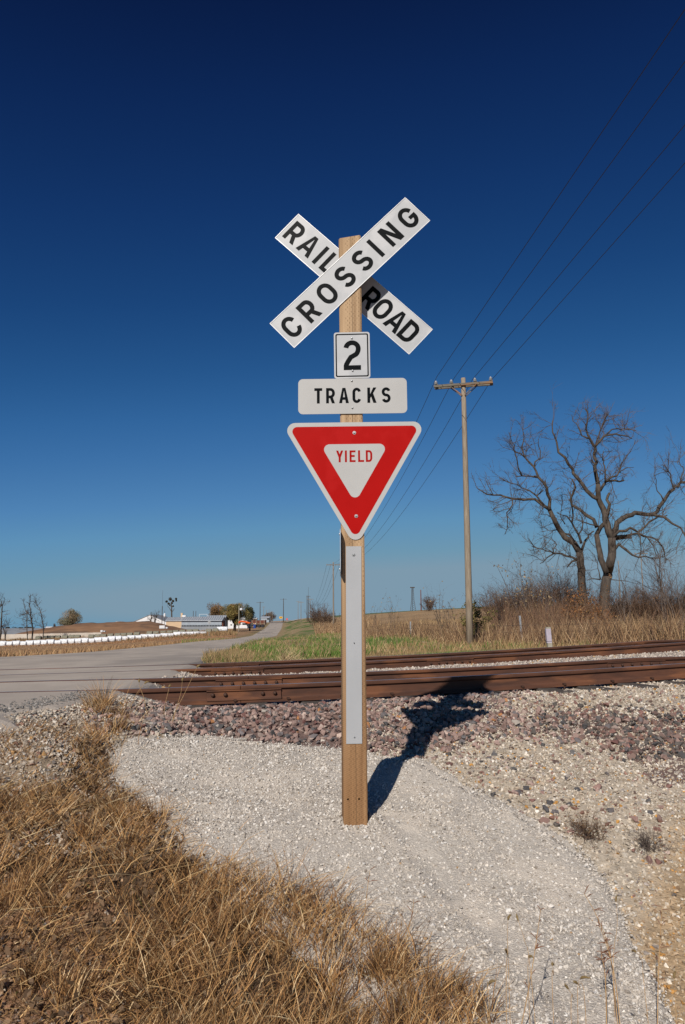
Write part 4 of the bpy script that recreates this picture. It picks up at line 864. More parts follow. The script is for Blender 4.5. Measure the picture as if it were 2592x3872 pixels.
def thin_mast(px, yt, ym, yb, d, label, r1=.14, r2=.035, m='darkpole', name='antenna_mast'):
    f = foot(px, d); z0 = float(min(at(px, yb, d)[2], f[2])); e = empty(name, (f[0], f[1], z0), label, 'mast'); zt_, zm = float(at(px, yt, d)[2]), float(at(px, ym, d)[2])
    MB().tube([(0, 0, 0), (0, 0, zm - z0)], r1, 6).build('lower_mast', M[m], e); MB().tube([(0, 0, zm - z0), (0, 0, zt_ - z0)], r2, 5).build('whip', M[m], e); return e
thin_mast(613, 2233, 2292, 2352, 280, 'very tall thin antenna mast beside the white gabled barn')
thin_mast(1167, 2220, 2252, 2345, 352, 'thin whip antenna rising above the tight cluster of poles', r1=.05, r2=.05)
thin_mast(1284, 2318, 2330, 2345, 300, 'tiny thin mast on the field horizon close to the sign post', r1=.08, r2=.06)
m_ = thin_mast(622.5, 2310, 2330, 2350, 290, 'short mast with a pale round head beside the tall antenna', r1=.08, r2=.06); MB().lathe([(.1, -.9), (.38, -.5), (.38, .3), (.1, .6)], n=8).build('globe', M['whiteplastic'], m_, loc=(0, 0, float(at(622, 2325, 290)[2] - m_.location[2])))
for px_, lab in ((731, 'left one of two thin poles behind the long metal shed'), (740.5, 'right one of two thin poles behind the long metal shed')): thin_mast(px_, 2310, 2325, 2352, 300, lab, r1=.12, r2=.10)
# lattice tower
f = foot(1563, 420); tz = float(at(1563, 2220, 420)[2]); e = empty('lattice_tower', f, 'thin steel lattice radio tower on the field horizon right of the sign', 'tower'); Ht = tz - f[2]
legs = [(-1, -1), (1, -1), (0, 1.1)]
for lx, ly in legs: MB().tube([(lx * 1.5, ly * 1.5, 0), (lx * .7, ly * .7, Ht * .45), (lx * .4, ly * .4, Ht)], .10, 5).build('leg', M['darkpole'], e)
mb = MB()
for k in range(12):
    z0, z1 = Ht * k / 12, Ht * (k + 1) / 12; s0_, s1_ = np.interp([z0, z1], [0, Ht * .45, Ht], [1.5, .7, .4])
    for i in range(3): a_, b_ = legs[i], legs[(i + 1) % 3]; mb.tube([(a_[0] * s0_, a_[1] * s0_, z0), (b_[0] * s1_, b_[1] * s1_, z1)], .05, 4)
mb.build('bracing', M['darkpole'], e); MB().box((0, 0, Ht - .2), (2.4, 1.0, .5)).build('antenna_head', M['darkpole'], e)
far_pole(1594.5, 2230, 2318, 330, 0, 'rustside', .26, 'rusty brown pole standing by a small bush on the field horizon', armz=2)
far_pole(2352, 2120, 2300, 150, .0, 'farpole', .12, 'thin pole showing through the branches right of the big bare tree'); far_pole(2440, 2085, 2220, 130, 2.2, 'farpole', .1, 'thin pole with crossarm showing behind the drooping branches at right')
# ------------------------------------------------------------------ trees and brush
def tree_obj(e, name, parts, m, stuff=True, C=False):
    V, F = parts[0], parts[1]; o = raw(name, V - np.array(e.location[:])[None], F, m, parent=e, C=parts[2] if C else None, smooth_=False)
    if stuff: o['kind'] = 'stuff'
    return o
def crop(p): return (1600 + p[0] / 1.5806, 1350 + p[1] / 1.5806)
def big_tree(base_px, d, label, trunk, limbs, seed, den=1.0):
    rng = np.random.default_rng(seed); bx, by = crop(base_px); f = foot(bx, d); e = empty('bare_tree', f, label, 'tree'); SC = d / FPX / 1.5806 * 1.15
    def poly3(pts, w0, w1, dep0):
        P = []; dd = dep0; n = len(pts)
        for i, p in enumerate(pts): P.append(at(*crop(p), d + dd)); dd += rng.normal(0, .7) if i else 0
        return P, [max(.02, (w0 + (w1 - w0) * (i / (n - 1))) * SC / 2) for i in range(n)]
    def refine(P, Rr, jit=.08):
        Q, S = [P[0]], [Rr[0]]
        for i in range(len(P) - 1):
            L = np.linalg.norm(P[i + 1] - P[i]); k = max(1, int(L / .5))
            for j in range(1, k + 1):
                t = j / k; q = P[i] + (P[i + 1] - P[i]) * t
                if j < k: q = q + rng.normal(0, jit, 3) * min(1, L)
                Q.append(q); S.append(Rr[i] + (Rr[i + 1] - Rr[i]) * t)
        return Q, S
    org = np.array(f)
    for pts, w0, w1 in trunk:
        P, Rr = poly3(pts, w0, w1, 0)
        if pts is trunk[0][0]: P = [np.array([P[0][0], d, f[2] - .3])] + P; Rr = [Rr[0] * 1.25] + Rr
        P, Rr = refine(P, Rr, .03); MB().tube([p - org for p in P], Rr, 9).build('trunk', M['bark'], e, smooth_=True)
    LP, LR = [], []
    for pts, w0, w1 in limbs:
        P, Rr = poly3(pts, w0, w1, rng.normal(0, .4)); P, Rr = refine(P, Rr); MB().tube([p - org for p in P], Rr, 6).build('limb', M['bark'], e, smooth_=True)
        for i in range(len(P) - 1): LP.append((P[i], P[i + 1], Rr[i], i / (len(P) - 1)))
    st, di, ln, r0 = [], [], [], []
    for a_, b_, r_, t in LP:
        k = rng.poisson((1.1 + 1.0 * t) * den)
        for _ in range(k):
            u = rng.random(); st.append(a_ + (b_ - a_) * u); dr = (b_ - a_) / (np.linalg.norm(b_ - a_) + 1e-9); di.append(dr * .35 + rng.normal(0, .65, 3) + np.array([0, 0, .30])); ln.append(rng.uniform(.9, 2.4)); r0.append(min(r_ * .6, rng.uniform(.02, .035)))
    P, Rd = grow(np.array(st), np.array(di), np.array(ln), 6, rng, np.array(r0), .17, .03, .5); p2_, r2_ = spawn(P, Rd, 5, .5, rng, 4, .16, .05, .55, .012); p3_, r3_ = spawn(p2_, r2_, 3, .6, rng, 3, .16, .05, .5, .010)
    tree_obj(e, 'twigs', join([tubes(P, Rd, 4), tubes(p2_, r2_, 3), tubes(p3_, r3_, 3)]), M['twig']); return e
BT = [([(1085, 1450), (1095, 1350), (1105, 1285), (1120, 1230), (1132, 1165), (1130, 1080)], 52, 40), ([(1098, 1290), (1065, 1210), (1048, 1120), (1038, 1060)], 32, 26), ([(1130, 1085), (1102, 1000), (1080, 910), (1050, 850), (1047, 760)], 40, 24)]
BL = [([(1038, 1062), (1060, 1020), (1092, 985), (1106, 930), (1116, 880), (1106, 830), (1116, 812)], 24, 12), ([(1040, 1020), (1020, 970), (940, 912), (890, 885), (895, 820), (912, 780), (890, 730)], 20, 7),
      ([(1047, 848), (980, 800), (930, 730), (895, 670), (850, 600), (810, 570), (800, 510), (775, 450), (775, 380)], 22, 5), ([(1047, 762), (1030, 680), (1025, 600), (1030, 540), (1000, 490), (975, 430), (985, 370), (975, 310)], 22, 5),
      ([(1030, 532), (1060, 500), (1090, 470), (1150, 460), (1210, 472), (1250, 487)], 14, 4), ([(1090, 470), (1130, 432), (1200, 428), (1270, 440)], 9, 3), ([(1000, 490), (950, 470), (920, 400), (890, 345)], 9, 3), ([(1030, 540), (1060, 440), (1090, 380), (1110, 340)], 8, 3),
      ([(1058, 800), (1095, 742), (1150, 738), (1200, 738)], 16, 8), ([(1095, 742), (1160, 710), (1185, 640), (1215, 600)], 12, 4), ([(1090, 742), (1085, 650), (1072, 600), (1080, 560)], 9, 3), ([(1028, 690), (1028, 640), (1005, 615)], 14, 8), ([(1170, 690), (1210, 665), (1260, 660)], 6, 2),
      ([(1130, 1062), (1160, 990), (1220, 950), (1300, 935), (1370, 942), (1440, 860), (1500, 790), (1540, 750), (1620, 745), (1680, 690)], 30, 9), ([(1370, 942), (1440, 955), (1490, 995), (1540, 1020), (1575, 1085), (1600, 1180)], 15, 5), ([(1500, 790), (1480, 700), (1430, 640)], 8, 3), ([(1540, 750), (1560, 680), (1530, 600)], 8, 3), ([(1440, 860), (1400, 800), (1380, 700)], 7, 3),
      ([(1130, 1078), (1170, 1040), (1240, 1020), (1285, 1045), (1340, 1000), (1400, 955), (1460, 945)], 18, 5), ([(1148, 1086), (1195, 1080), (1240, 1078)], 18, 15), ([(1150, 1073), (1210, 1070), (1270, 1055), (1340, 1075), (1400, 1092), (1440, 1150), (1450, 1230)], 15, 4), ([(1340, 1075), (1380, 1130), (1390, 1210)], 7, 3), ([(1285, 1045), (1300, 1120), (1300, 1180)], 7, 3),
      ([(1135, 1162), (1170, 1120), (1212, 1150), (1250, 1182), (1330, 1190), (1400, 1205)], 20, 4), ([(1050, 1010), (1000, 1000), (950, 985), (900, 965)], 8, 3), ([(1060, 1330), (1020, 1325), (980, 1335)], 7, 3), ([(1060, 1330), (1045, 1260), (1030, 1200)], 6, 2), ([(1120, 1330), (1180, 1335), (1260, 1350)], 5, 2)]
big_tree((1085, 1450), 72, 'massive old bare tree with a forked trunk and long limbs reaching right', BT, BL, 3, .95)
AT = [([(955, 1420), (948, 1300), (942, 1210), (936, 1165)], 42, 36), ([(936, 1168), (902, 1110), (850, 1080), (815, 1030), (785, 970), (757, 912)], 34, 22)]
AL = [([(757, 912), (710, 880), (670, 850), (570, 848), (490, 835), (420, 825), (350, 800), (325, 785)], 18, 4), ([(757, 912), (760, 850), (740, 780), (690, 720), (665, 660), (610, 600), (550, 568)], 18, 6), ([(735, 775), (730, 735)], 9, 6), ([(690, 720), (640, 712), (590, 710), (555, 716)], 10, 5), ([(592, 706), (570, 665), (560, 600), (545, 560), (515, 450)], 8, 3), ([(665, 660), (700, 605), (702, 560), (690, 500)], 9, 3), ([(610, 600), (590, 540), (605, 470), (595, 430)], 8, 3),
      ([(722, 882), (680, 830), (640, 800), (590, 782), (500, 745), (455, 720)], 10, 3), ([(680, 830), (720, 795)], 8, 6), ([(572, 848), (535, 852), (525, 900), (500, 930), (505, 990), (490, 1060)], 9, 3), ([(420, 825), (390, 770), (370, 720)], 5, 2), ([(535, 852), (470, 880), (400, 920)], 5, 2),
      ([(932, 1217), (890, 1195), (830, 1175), (780, 1175), (740, 1160), (650, 1130)], 13, 4), ([(925, 1212), (890, 1222), (862, 1256)], 12, 7), ([(780, 1175), (740, 1200), (700, 1235)], 8, 3), ([(780, 1175), (800, 1120), (760, 1080)], 6, 2),
      ([(945, 1165), (962, 1120), (990, 1062), (1022, 1040)], 16, 5), ([(948, 1115), (930, 1060), (890, 990), (860, 950), (800, 930)], 13, 4), ([(900, 1100), (880, 1065), (850, 1055)], 16, 9), ([(890, 990), (895, 920), (890, 880), (870, 800)], 9, 4), ([(930, 1060), (955, 1000), (940, 940)], 8, 3), ([(785, 970), (740, 940), (700, 940)], 5, 2), ([(815, 1030), (760, 1040), (700, 1020)], 5, 2), ([(850, 1000), (820, 950), (830, 880)], 6, 2)]
big_tree((955, 1420), 78, 'smaller bare tree with a leaning trunk left of the massive old tree', AT, AL, 4, .95)

def shrub(px, d, h, w, label, seed, m='brush', stems=14, leafc=None, nleaf=0, per=(5, 4), name='bare_shrub', cat='shrub', group=None, leafs=.05, up=.22, z0=None, r0=.018, third=False, fat=1.0):
    rng = np.random.default_rng(seed); f = foot(px, d); f = f if z0 is None else np.array([f[0], f[1], z0]); e = empty(name, f, label, cat, group)
    st = f[None] + np.stack([rng.normal(0, w * .10, stems), rng.normal(0, w * .10, stems), np.zeros(stems)], 1); di = np.stack([rng.normal(0, w / h * .55, stems), rng.normal(0, w / h * .55, stems), np.ones(stems)], 1)
    P, Rd = grow(st, di, rng.uniform(.55, 1.0, stems) * h, 7, rng, np.full(stems, r0), .16, up, .35); p2_, r2_ = spawn(P, Rd, per[0], .42, rng, 4, .2, .12, .55, .005 * fat, .2); p3_, r3_ = spawn(p2_, r2_, per[1], .55, rng, 3, .2, .1, .6, .004 * fat)
    tree_obj(e, 'stems', tubes(P, Rd, 5), M[m], stuff=False); tw = [tubes(p2_, r2_, 3), tubes(p3_, r3_, 3)]
    if third: p4, r4 = spawn(p3_, r3_, 3, .6, rng, 3, .2, .1, .7, .004); tw.append(tubes(p4, r4, 3)); p3_ = p4
    tree_obj(e, 'twigs', join(tw), M[m])
    if nleaf:
        q = p3_.reshape(-1, 3)[rng.integers(0, p3_.shape[0] * p3_.shape[1], nleaf)] + rng.normal(0, leafs, (nleaf, 3)); tree_obj(e, 'leaves', leaves(q, rng.uniform(.6, 1.3, nleaf) * leafs, pick(rng, nleaf, leafc), rng), M['leaf'], C=True)
    return e
OL = [(3, (.16, .14, .045)), (2, (.22, .17, .06)), (1, (.10, .11, .03))]; TANL = [(3, (.30, .22, .12)), (1, (.22, .14, .07))]; RUSTL = [(3, (.24, .10, .035)), (2, (.17, .08, .03)), (1, (.28, .16, .06))]
shrub(2010, 52, 5.2, 3.6, 'tall bare sapling with curled tan leaves left of the big trees', 21, 'twig', 9, TANL, 240, group=None, leafs=.085, name='sapling', cat='sapling', r0=.035)
shrub(1936, 50, 3.4, 2.6, 'low leafy-tipped sapling between the utility pole and the tall sapling', 22, 'twig', 8, TANL, 70, leafs=.07, name='sapling', cat='sapling', r0=.025)
shrub(1676, 47, 2.9, 1.3, 'thin sapling with a few leaves just left of the utility pole', 23, 'twig', 5, TANL, 45, (4, 3), leafs=.07, name='sapling', cat='sapling', r0=.02)
shrub(1722, 46, 2.9, 1.1, 'slim twiggy sapling almost touching the utility pole', 24, 'twig', 4, TANL, 34, (4, 2), leafs=.06, name='sapling', cat='sapling', r0=.018)
shrub(1480, 60, 3.0, 2.8, 'wispy leafy weed sapling standing above the brown weeds right of the sign', 25, 'twig', 6, TANL, 70, (3, 3), leafs=.06, name='sapling', cat='sapling', r0=.015)
shrub(1420, 63, 2.7, 2.0, 'short wispy sapling next to the sign post', 26, 'twig', 5, TANL, 40, (3, 2), leafs=.06, name='sapling', cat='sapling', r0=.013)
shrub(1805, 39, 1.9, 1.2, 'green leafy bush tight against the right of the utility pole', 27, 'brush', 12, OL, 1500, (5, 4), leafs=.06, name='green_bush', cat='bush')
shrub(2540, 42, 5.2, 3.0, 'bare leaning sapling at the right edge of the picture', 28, 'twig', 7, None, 0, (7, 5), name='sapling', cat='sapling', r0=.045)
shrub(2585, 50, 4.6, 2.6, 'second bare sapling cut by the right edge of the picture', 29, 'twig', 8, None, 0, (6, 5), name='sapling', cat='sapling', r0=.03)
shrub(2370, 60, 5.0, 3.0, 'bare thin-trunked sapling right of the massive tree', 30, 'twig', 5, None, 0, (7, 4), name='sapling', cat='sapling', r0=.04)
shrub(2200, 45, 2.6, 2.8, 'rust-leaved bush low in front of the big trees', 31, 'brush', 20, RUSTL, 1300, (5, 4), leafs=.06, name='rusty_bush', cat='bush')
shrub(2270, 40, 1.6, 1.3, 'small reddish weed bush below the massive tree trunk', 32, 'brush', 14, RUSTL, 600, (4, 4), leafs=.05, name='rusty_bush', cat='bush')
BL_ = ['low thicket bush at the left end of the hedge right of the utility pole', 'thicket bush second from the left end of the hedge', 'thicket bush behind the tall leafy sapling', 'brown thicket bush just right of the tall leafy sapling', 'domed thicket bush left of the leaning bare tree', 'thicket bush directly behind the leaning bare tree', 'low thicket at the foot of the massive bare tree', 'thicket bush just right of the massive bare trunk', 'thicket bush behind the thin-trunked sapling', 'rust tinged thicket bush under the drooping branches', 'thicket bush left of the right edge saplings', 'thicket bush behind the right edge saplings', 'last thicket bush, cut by the right edge']
bl = [(1880, 90, 5, 5), (1935, 86, 5, 5), (1990, 84, 6, 5), (2050, 82, 5.5, 5), (2110, 85, 7, 5), (2160, 88, 6.5, 5), (2225, 68, 3.5, 4), (2310, 90, 6, 5), (2370, 95, 5.6, 6), (2430, 92, 6.6, 6), (2490, 96, 7, 6), (2550, 92, 6.5, 6), (2610, 90, 6, 6)]
for i, (a_, d_, h_, w_) in enumerate(bl): shrub(a_, d_, h_ * (.80 if a_ < 2250 else .66), w_ * 1.15, BL_[i], 40 + i, 'brush', 48, RUSTL, 160 if i % 3 == 0 else 0, (8, 6), group='thicket bushes behind the trees', third=False, fat=2.1, leafs=.09, r0=.03, up=.14)
shrub(1622, 300, 5.0, 7, 'small round bare bush on the field horizon by the rusty pole', 60, 'brush', 36, None, 0, (7, 6), fat=6, r0=.05, name='bare_shrub')
shrub(1200, 230, 5.5, 8, 'bare grey shrub cluster on the verge left of the near far-pole', 61, 'brush', 40, None, 0, (7, 6), fat=6, r0=.05); shrub(1236, 180, 3.6, 6, 'low bare shrub at the foot of the lighter utility pole', 62, 'brush', 40, TANL, 300, (7, 6), fat=5, r0=.04, leafs=.1)
# leafy crowns far left
def crown_tree(px, d, ytop, wpx, label, cols, seed, trunk_r=.3, ybot=None, n=9000, ls=.20, mtr='bark', name='leafy_tree', bot=.12, shapes=None):
    rng = np.random.default_rng(seed); f = foot(px, d); zt_ = float(at(px, ytop, d)[2]); H = zt_ - f[2]; Wd = wpx / FPX * d / 2; e = empty(name, f, label, 'tree')
    MB().tube([(0, 0, -.3), (.1, 0, H * .25), (0, .1, H * .5), (.1, 0, H * .75)], [trunk_r, trunk_r * .8, trunk_r * .5, trunk_r * .2], 7).build('trunk', M[mtr], e, smooth_=True)
    k = 26; c = rng.normal(0, 1, (k, 3)); c /= np.linalg.norm(c, axis=1, keepdims=True); c *= rng.uniform(.25, .85, (k, 1)) ; c = c * np.array([Wd, Wd, H * (1 - bot) / 2]) + np.array([0, 0, H * (bot + (1 - bot) / 2)])
    st = np.zeros((k, 3)) + np.array([0, 0, H * .25]); P = st[:, None] + (c - st)[:, None] * np.linspace(0, 1, 5)[None, :, None] + rng.normal(0, .12, (k, 5, 3)); tree_obj(e, 'branches', (tubes(P + f[None, None], np.linspace(trunk_r * .35, .03, 5)[None].repeat(k, 0), 4)), M['twig'])
    i = rng.integers(0, k, n); off = rng.normal(0, 1, (n, 3)); off /= np.linalg.norm(off, axis=1, keepdims=True); off *= rng.uniform(.2, 1, (n, 1)) ** .6; rad = rng.uniform(.22, .42, k)[i][:, None]; ls *= .7
    q = c[i] + off * rad * np.array([Wd, Wd, H * .42]) + rng.normal(0, .1, (n, 3)); kc = pick(rng, k, cols)[i] * rng.uniform(.8, 1.2, (n, 1))
    q = q[q[:, 2] > H * bot * .6]; kc = kc[:len(q)]
    tree_obj(e, 'crown', leaves(q + f[None], rng.uniform(.6, 1.4, len(q)) * ls, kc, rng), M['leaf'], C=True); return e
crown_tree(822, 250, 2268, 80, 'rounded tree with thinning brown autumn leaves behind the long shed', [(3, (.27, .155, .065)), (2, (.20, .125, .065)), (1, (.30, .18, .06))], 71)
crown_tree(888, 245, 2266, 112, 'largest olive and brown tree in the middle of the farmyard clump', [(3, (.23, .18, .06)), (2, (.17, .14, .05)), (1.5, (.29, .19, .065))], 72, .5, n=15000)
crown_tree(945, 255, 2277, 58, 'dark green tree on the right of the farmyard clump', [(3, (.06, .065, .03)), (2, (.09, .085, .04)), (.7, (.14, .12, .05))], 73, n=6500)
crown_tree(263, 300, 2287, 116, 'round olive bush-like tree rising behind the brown heap', [(3, (.22, .19, .11)), (2, (.18, .16, .095)), (1, (.27, .20, .12))], 74, bot=.0, n=12000)
crown_tree(1020, 440, 2312, 66, 'distant rusty brown bare-looking bush at the end of the road', [(3, (.14, .085, .06)), (2, (.11, .075, .05))], 75, bot=.0, n=4500, ls=.3)
crown_tree(207, 420, 2353, 12, 'tiny conical rusty tree left of the olive bush tree', [(1, (.12, .085, .06))], 76, bot=.05, n=700, ls=.25)
# tree with round tufts
f = foot(650, 270); e = empty('tufted_tree', f, 'slender pollarded tree with round dark leaf tufts above the tan building', 'tree'); o0 = np.array(f); sc = lambda x, y: at(350 + x / 4.48, 2230 + y / 4.48, 270) - o0
MB().tube([(0, 0, 0), sc(1345, 460), sc(1343, 300), sc(1335, 200)], [.3, .28, .22, .12], 6).build('trunk', M['bark'], e)
for A_, B_ in (((1335, 365), (1265, 265)), ((1350, 375), (1392, 315)), ((1340, 300), (1290, 240)), ((1340, 240), (1375, 190)), ((1345, 280), (1370, 280)), ((1340, 260), (1255, 200))): MB().tube([sc(*A_), (np.array(sc(*A_)) + np.array(sc(*B_))) / 2 + .1, sc(*B_)], [.12, .09, .05], 5).build('limb', M['bark'], e)
rng = np.random.default_rng(80)
for cx_, cy_, r_ in ((1320, 160, 34), (1258, 200, 20), (1290, 236, 16), (1368, 190, 20), (1350, 225, 16), (1368, 280, 14), (1418, 155, 17), (1422, 183, 14), (1310, 262, 10)):
    c_ = np.array(sc(cx_, cy_)); n = 260; off = rng.normal(0, 1, (n, 3)); off /= np.linalg.norm(off, axis=1, keepdims=True); q = c_ + off * (rng.uniform(.2, 1, (n, 1))) * r_ / 4.48 * 270 / FPX; V, F, CC = leaves(q, rng.uniform(.1, .22, n), pick(rng, n, [(2, (.05, .055, .035)), (1, (.09, .06, .045))]), rng); raw('leaf_tuft', V, F, M['leaf'], parent=e, C=CC)
# bare trees, far left
def stick_tree(segs, px, d, label, seed, off=(0, 2230), s=4.48, group=None):
    rng = np.random.default_rng(seed); f = foot(px, d); o0 = np.array(f); e = empty('bare_tree', f, label, 'tree', group); P0 = []; R0 = []
    for pts, w0, w1 in segs:
        P = [at(off[0] + x / s, off[1] + y / s, d + rng.normal(0, .4)) - o0 for x, y in pts]; n = len(P); rr_ = [(w0 + (w1 - w0) * i / (n - 1)) / s * d / FPX / 2 for i in range(n)]
        if pts is segs[0][0]: P = [np.array([P[0][0], 0, -.2])] + P; rr_ = [rr_[0]] + rr_
        MB().tube(P, rr_, 5).build('trunk' if pts is segs[0][0] else 'limb', M['bark'], e)
        for i in range(len(P) - 1):
            for _ in range(4): t = rng.random(); P0.append(P[i] * (1 - t) + P[i + 1] * t); R0.append(rr_[i])
    st = np.array(P0) + o0; st = st[st[:, 2] > f[2] + 1.5]; R0 = np.minimum(np.array(R0)[:len(st)] * .5, .05); P, Rd = grow(st, rng.normal(0, .7, (len(st), 3)) + np.array([0, 0, .4]), rng.uniform(.6, 2.0, len(st)), 4, rng, R0, .3, .1, .5); p2_, r2_ = spawn(P, Rd, 4, .6, rng, 3, .3, .1, .7, .016)
    tree_obj(e, 'twigs', join([tubes(P, Rd, 3), tubes(p2_, r2_, 3)]), M['twig']); return e
stick_tree([([(15, 760), (25, 560), (35, 380), (45, 260)], 30, 14), ([(45, 260), (70, 210), (90, 170)], 12, 5), ([(45, 260), (0, 300), (-60, 240)], 10, 4), ([(20, 640), (90, 600), (190, 590)], 10, 4), ([(45, 290), (20, 200), (0, 150)], 8, 3)], 4, 185, 'bare tree cut by the left edge of the picture', 90)
stick_tree([([(95, 765), (60, 650), (30, 600)], 22, 10), ([(60, 650), (130, 580), (170, 560)], 8, 3), ([(95, 765), (130, 690)], 8, 4)], 20, 184, 'short leaning bare stem beside the leftmost tree', 91)
stick_tree([([(460, 700), (458, 560), (465, 450), (455, 380), (415, 290), (405, 200)], 16, 6), ([(455, 405), (390, 430), (330, 455)], 9, 3), ([(455, 520), (400, 500), (320, 475)], 9, 3)], 102, 185, 'leftmost of three slender bare trees beyond the brown heap', 92)
stick_tree([([(560, 690), (540, 540), (520, 440), (525, 330), (497, 270), (515, 180), (525, 90)], 26, 6), ([(520, 440), (470, 395), (440, 340)], 14, 7), ([(545, 520), (480, 520), (440, 520)], 9, 3), ([(545, 525), (620, 540), (700, 600)], 9, 3)], 124, 186, 'thickest of three slender bare trees beyond the brown heap', 93)
stick_tree([([(745, 650), (720, 540), (700, 400), (670, 310), (620, 250), (560, 180)], 18, 5), ([(670, 350), (610, 300), (580, 270)], 7, 3), ([(620, 250), (612, 180), (605, 130)], 6, 2), ([(730, 640), (670, 610), (600, 600)], 9, 4)], 166, 187, 'right leaning one of three slender bare trees beyond the brown heap', 94)
stick_tree([([(985, 535), (1000, 470), (992, 385)], 26, 10), ([(985, 530), (955, 480)], 14, 6), ([(1000, 500), (1030, 450)], 12, 6)], 571, 262, 'left pollarded bare tree in front of the white gabled barn', 95, off=(350, 2230))
stick_tree([([(1060, 540), (1075, 480), (1095, 390)], 26, 10), ([(1060, 530), (1045, 440)], 14, 6), ([(1075, 490), (1120, 410)], 12, 6)], 588, 262, 'right pollarded bare tree in front of the white gabled barn', 96, off=(350, 2230))
for px_, w_, lab in ((30, 6, 'low dark far hedge at the left edge'), (70, 30, 'low dark far hedge behind the slender bare trees'), (110, 22, 'low dark far hedge right of the slender trees')):
    crown_tree(px_, 700, 2368, w_ + 16, lab, [(1, (.055, .06, .05))], 97 + px_, bot=0, n=1200, ls=.5, name='hedge')['category'] = 'hedge'
# ------------------------------------------------------------------ farmyard
def px_z(px, py, d): return float(at(px, py, d)[2])
def px_x(px, d): return float(at(px, 2360, d)[0])
# brown heap
d0 = 215; out = [(60, 2402), (90, 2393), (180, 2375), (310, 2357), (440, 2352), (560, 2349), (600, 2356), (640, 2367), (700, 2381), (740, 2384)]
xs_ = np.array([px_x(p, d0) for p, _ in out]); zs_ = np.array([px_z(p, q, d0) for p, q in out]); NX, NY = 90, 14; V = []
for j in range(NY):
    v = j / (NY - 1) * 2 - 1
    for i in range(NX):
        x = xs_[0] + (xs_[-1] - xs_[0]) * i / (NX - 1); y = d0 + v * 13; gz_ = G(x, y) - .3; zt_ = np.interp(x, xs_, zs_); prof = (1 - abs(v) ** 2.2); z = gz_ + max(0, zt_ - gz_) * prof + (float(vnoise(x, y, 1.6, 41)) - .5) * .35 * prof; V.append((x, y, z))
F = [(j * NX + i, j * NX + i + 1, (j + 1) * NX + i + 1, (j + 1) * NX + i) for j in range(NY - 1) for i in range(NX - 1)]
o = MB().add(V, F).build('soil_heap', M['heap'], smooth_=True); tag(o, 'long low brown heap behind the white bales', 'heap')
# pale bunker wall
a_, b_ = np.array([px_x(-60, 200), 200]), np.array([px_x(395, 200), 198]); za, zb = px_z(0, 2405, 200), px_z(395, 2396, 200)
e = empty('bunker_wall', (float(a_[0]), 200, G(a_[0], 200)), 'long pale low wall along the foot of the brown heap', 'wall')
for i in range(14):
    p = a_ + (b_ - a_) * (i + .5) / 14; z1 = za + (zb - za) * (i / 14) + .35; z0 = G(p[0], p[1]) - .3; MB().box((float(p[0] - a_[0]), float(p[1] - 200), (z0 + z1) / 2 - e.location[2]), (float((b_ - a_)[0] / 14 - .06), .3, z1 - z0)).build('panel', M['concrete'], e)
# white wrapped bales
def bale_mesh(name, r, L, seed, m, ends=None, lump=.05):
    rng = np.random.default_rng(seed); mb = MB(); n = 16; prof = [(-.5, .93), (-.44, .99), (-.2, 1.0), (0, .985), (.2, 1.0), (.44, .98), (.5, .82)]; V = []
    for t, k in prof:
        for j in range(n): a = 2 * math.pi * j / n; q = r * k * (1 + rng.normal(0, lump)); V.append((t * L, q * math.cos(a), max(-r * .88, q * math.sin(a)) + r * .85))
    K = len(prof); F = [(i * n + j, i * n + (j + 1) % n, (i + 1) * n + (j + 1) % n, (i + 1) * n + j) for i in range(K - 1) for j in range(n)]; mb.add(V, F, 0); mb.add(V[:n], [tuple(range(n))], 1); mb.add(V[-n:], [tuple(range(n))], 1); return mb
wb = [bale_mesh('white_wrapped_bale', .58, 1.56, 100 + i, None).build('white_wrapped_bale', [M['whiteplastic'], M['whiteplastic']]) for i in range(3)]
for o in wb: tag(o, 'white plastic wrapped bale in the long row beside the road', 'hay bale', 'white wrapped bales in a row')
i = 0; pxx = -14.0
while pxx < 790:
    yb = np.interp(pxx, [0, 200, 410, 520, 700, 790], [2451, 2441, 2427, 2420, 2416, 2409]); d_ = np.interp(pxx, [0, 400, 790], [168, 176, 186]); x = px_x(pxx, d_); zz = px_z(pxx, yb, d_)
    o = wb[i] if i < 3 else wb[i % 3].copy()
    if i >= 3: COL.objects.link(o)
    o.location = (x, float(d_), max(zz, G(x, d_) - .1)); o.rotation_euler = (0, 0, R(4) + .05 * math.sin(i * 2.3)); o.scale = (1.05, 1, 1.08 + .14 * math.sin(i * 1.9) * math.cos(i * .7)); i += 1; pxx += (1.50 + .12 * math.sin(i * 3.1)) / d_ * FPX
hb = [bale_mesh('round_hay_bale', .72, 1.35, 120 + i, None, lump=.03).build('round_hay_bale', [M['hay'], M['haydark']]) for i in range(2)]
for o in hb: tag(o, 'weathered grey green round hay bale in the row behind the white bales', 'hay bale', 'weathered round hay bales')
i = 0; pxx = 150.0
while pxx < 825:
    if not (i % 9 == 7):
        yb = np.interp(pxx, [150, 300, 520, 650, 720, 820], [2424, 2414, 2402, 2397, 2395, 2389]); d_ = np.interp(pxx, [150, 820], [192, 196]); x = px_x(pxx, d_); zz = px_z(pxx, yb, d_)
        o = hb[i] if i < 2 else hb[i % 2].copy()
        if i >= 2: COL.objects.link(o)
        o.location = (x, float(d_) + .4 * math.sin(i * 1.7), min(zz, G(x, d_) + .2)); o.rotation_euler = (0, 0, R(3))
    i += 1; pxx += 1.62 / 194 * FPX
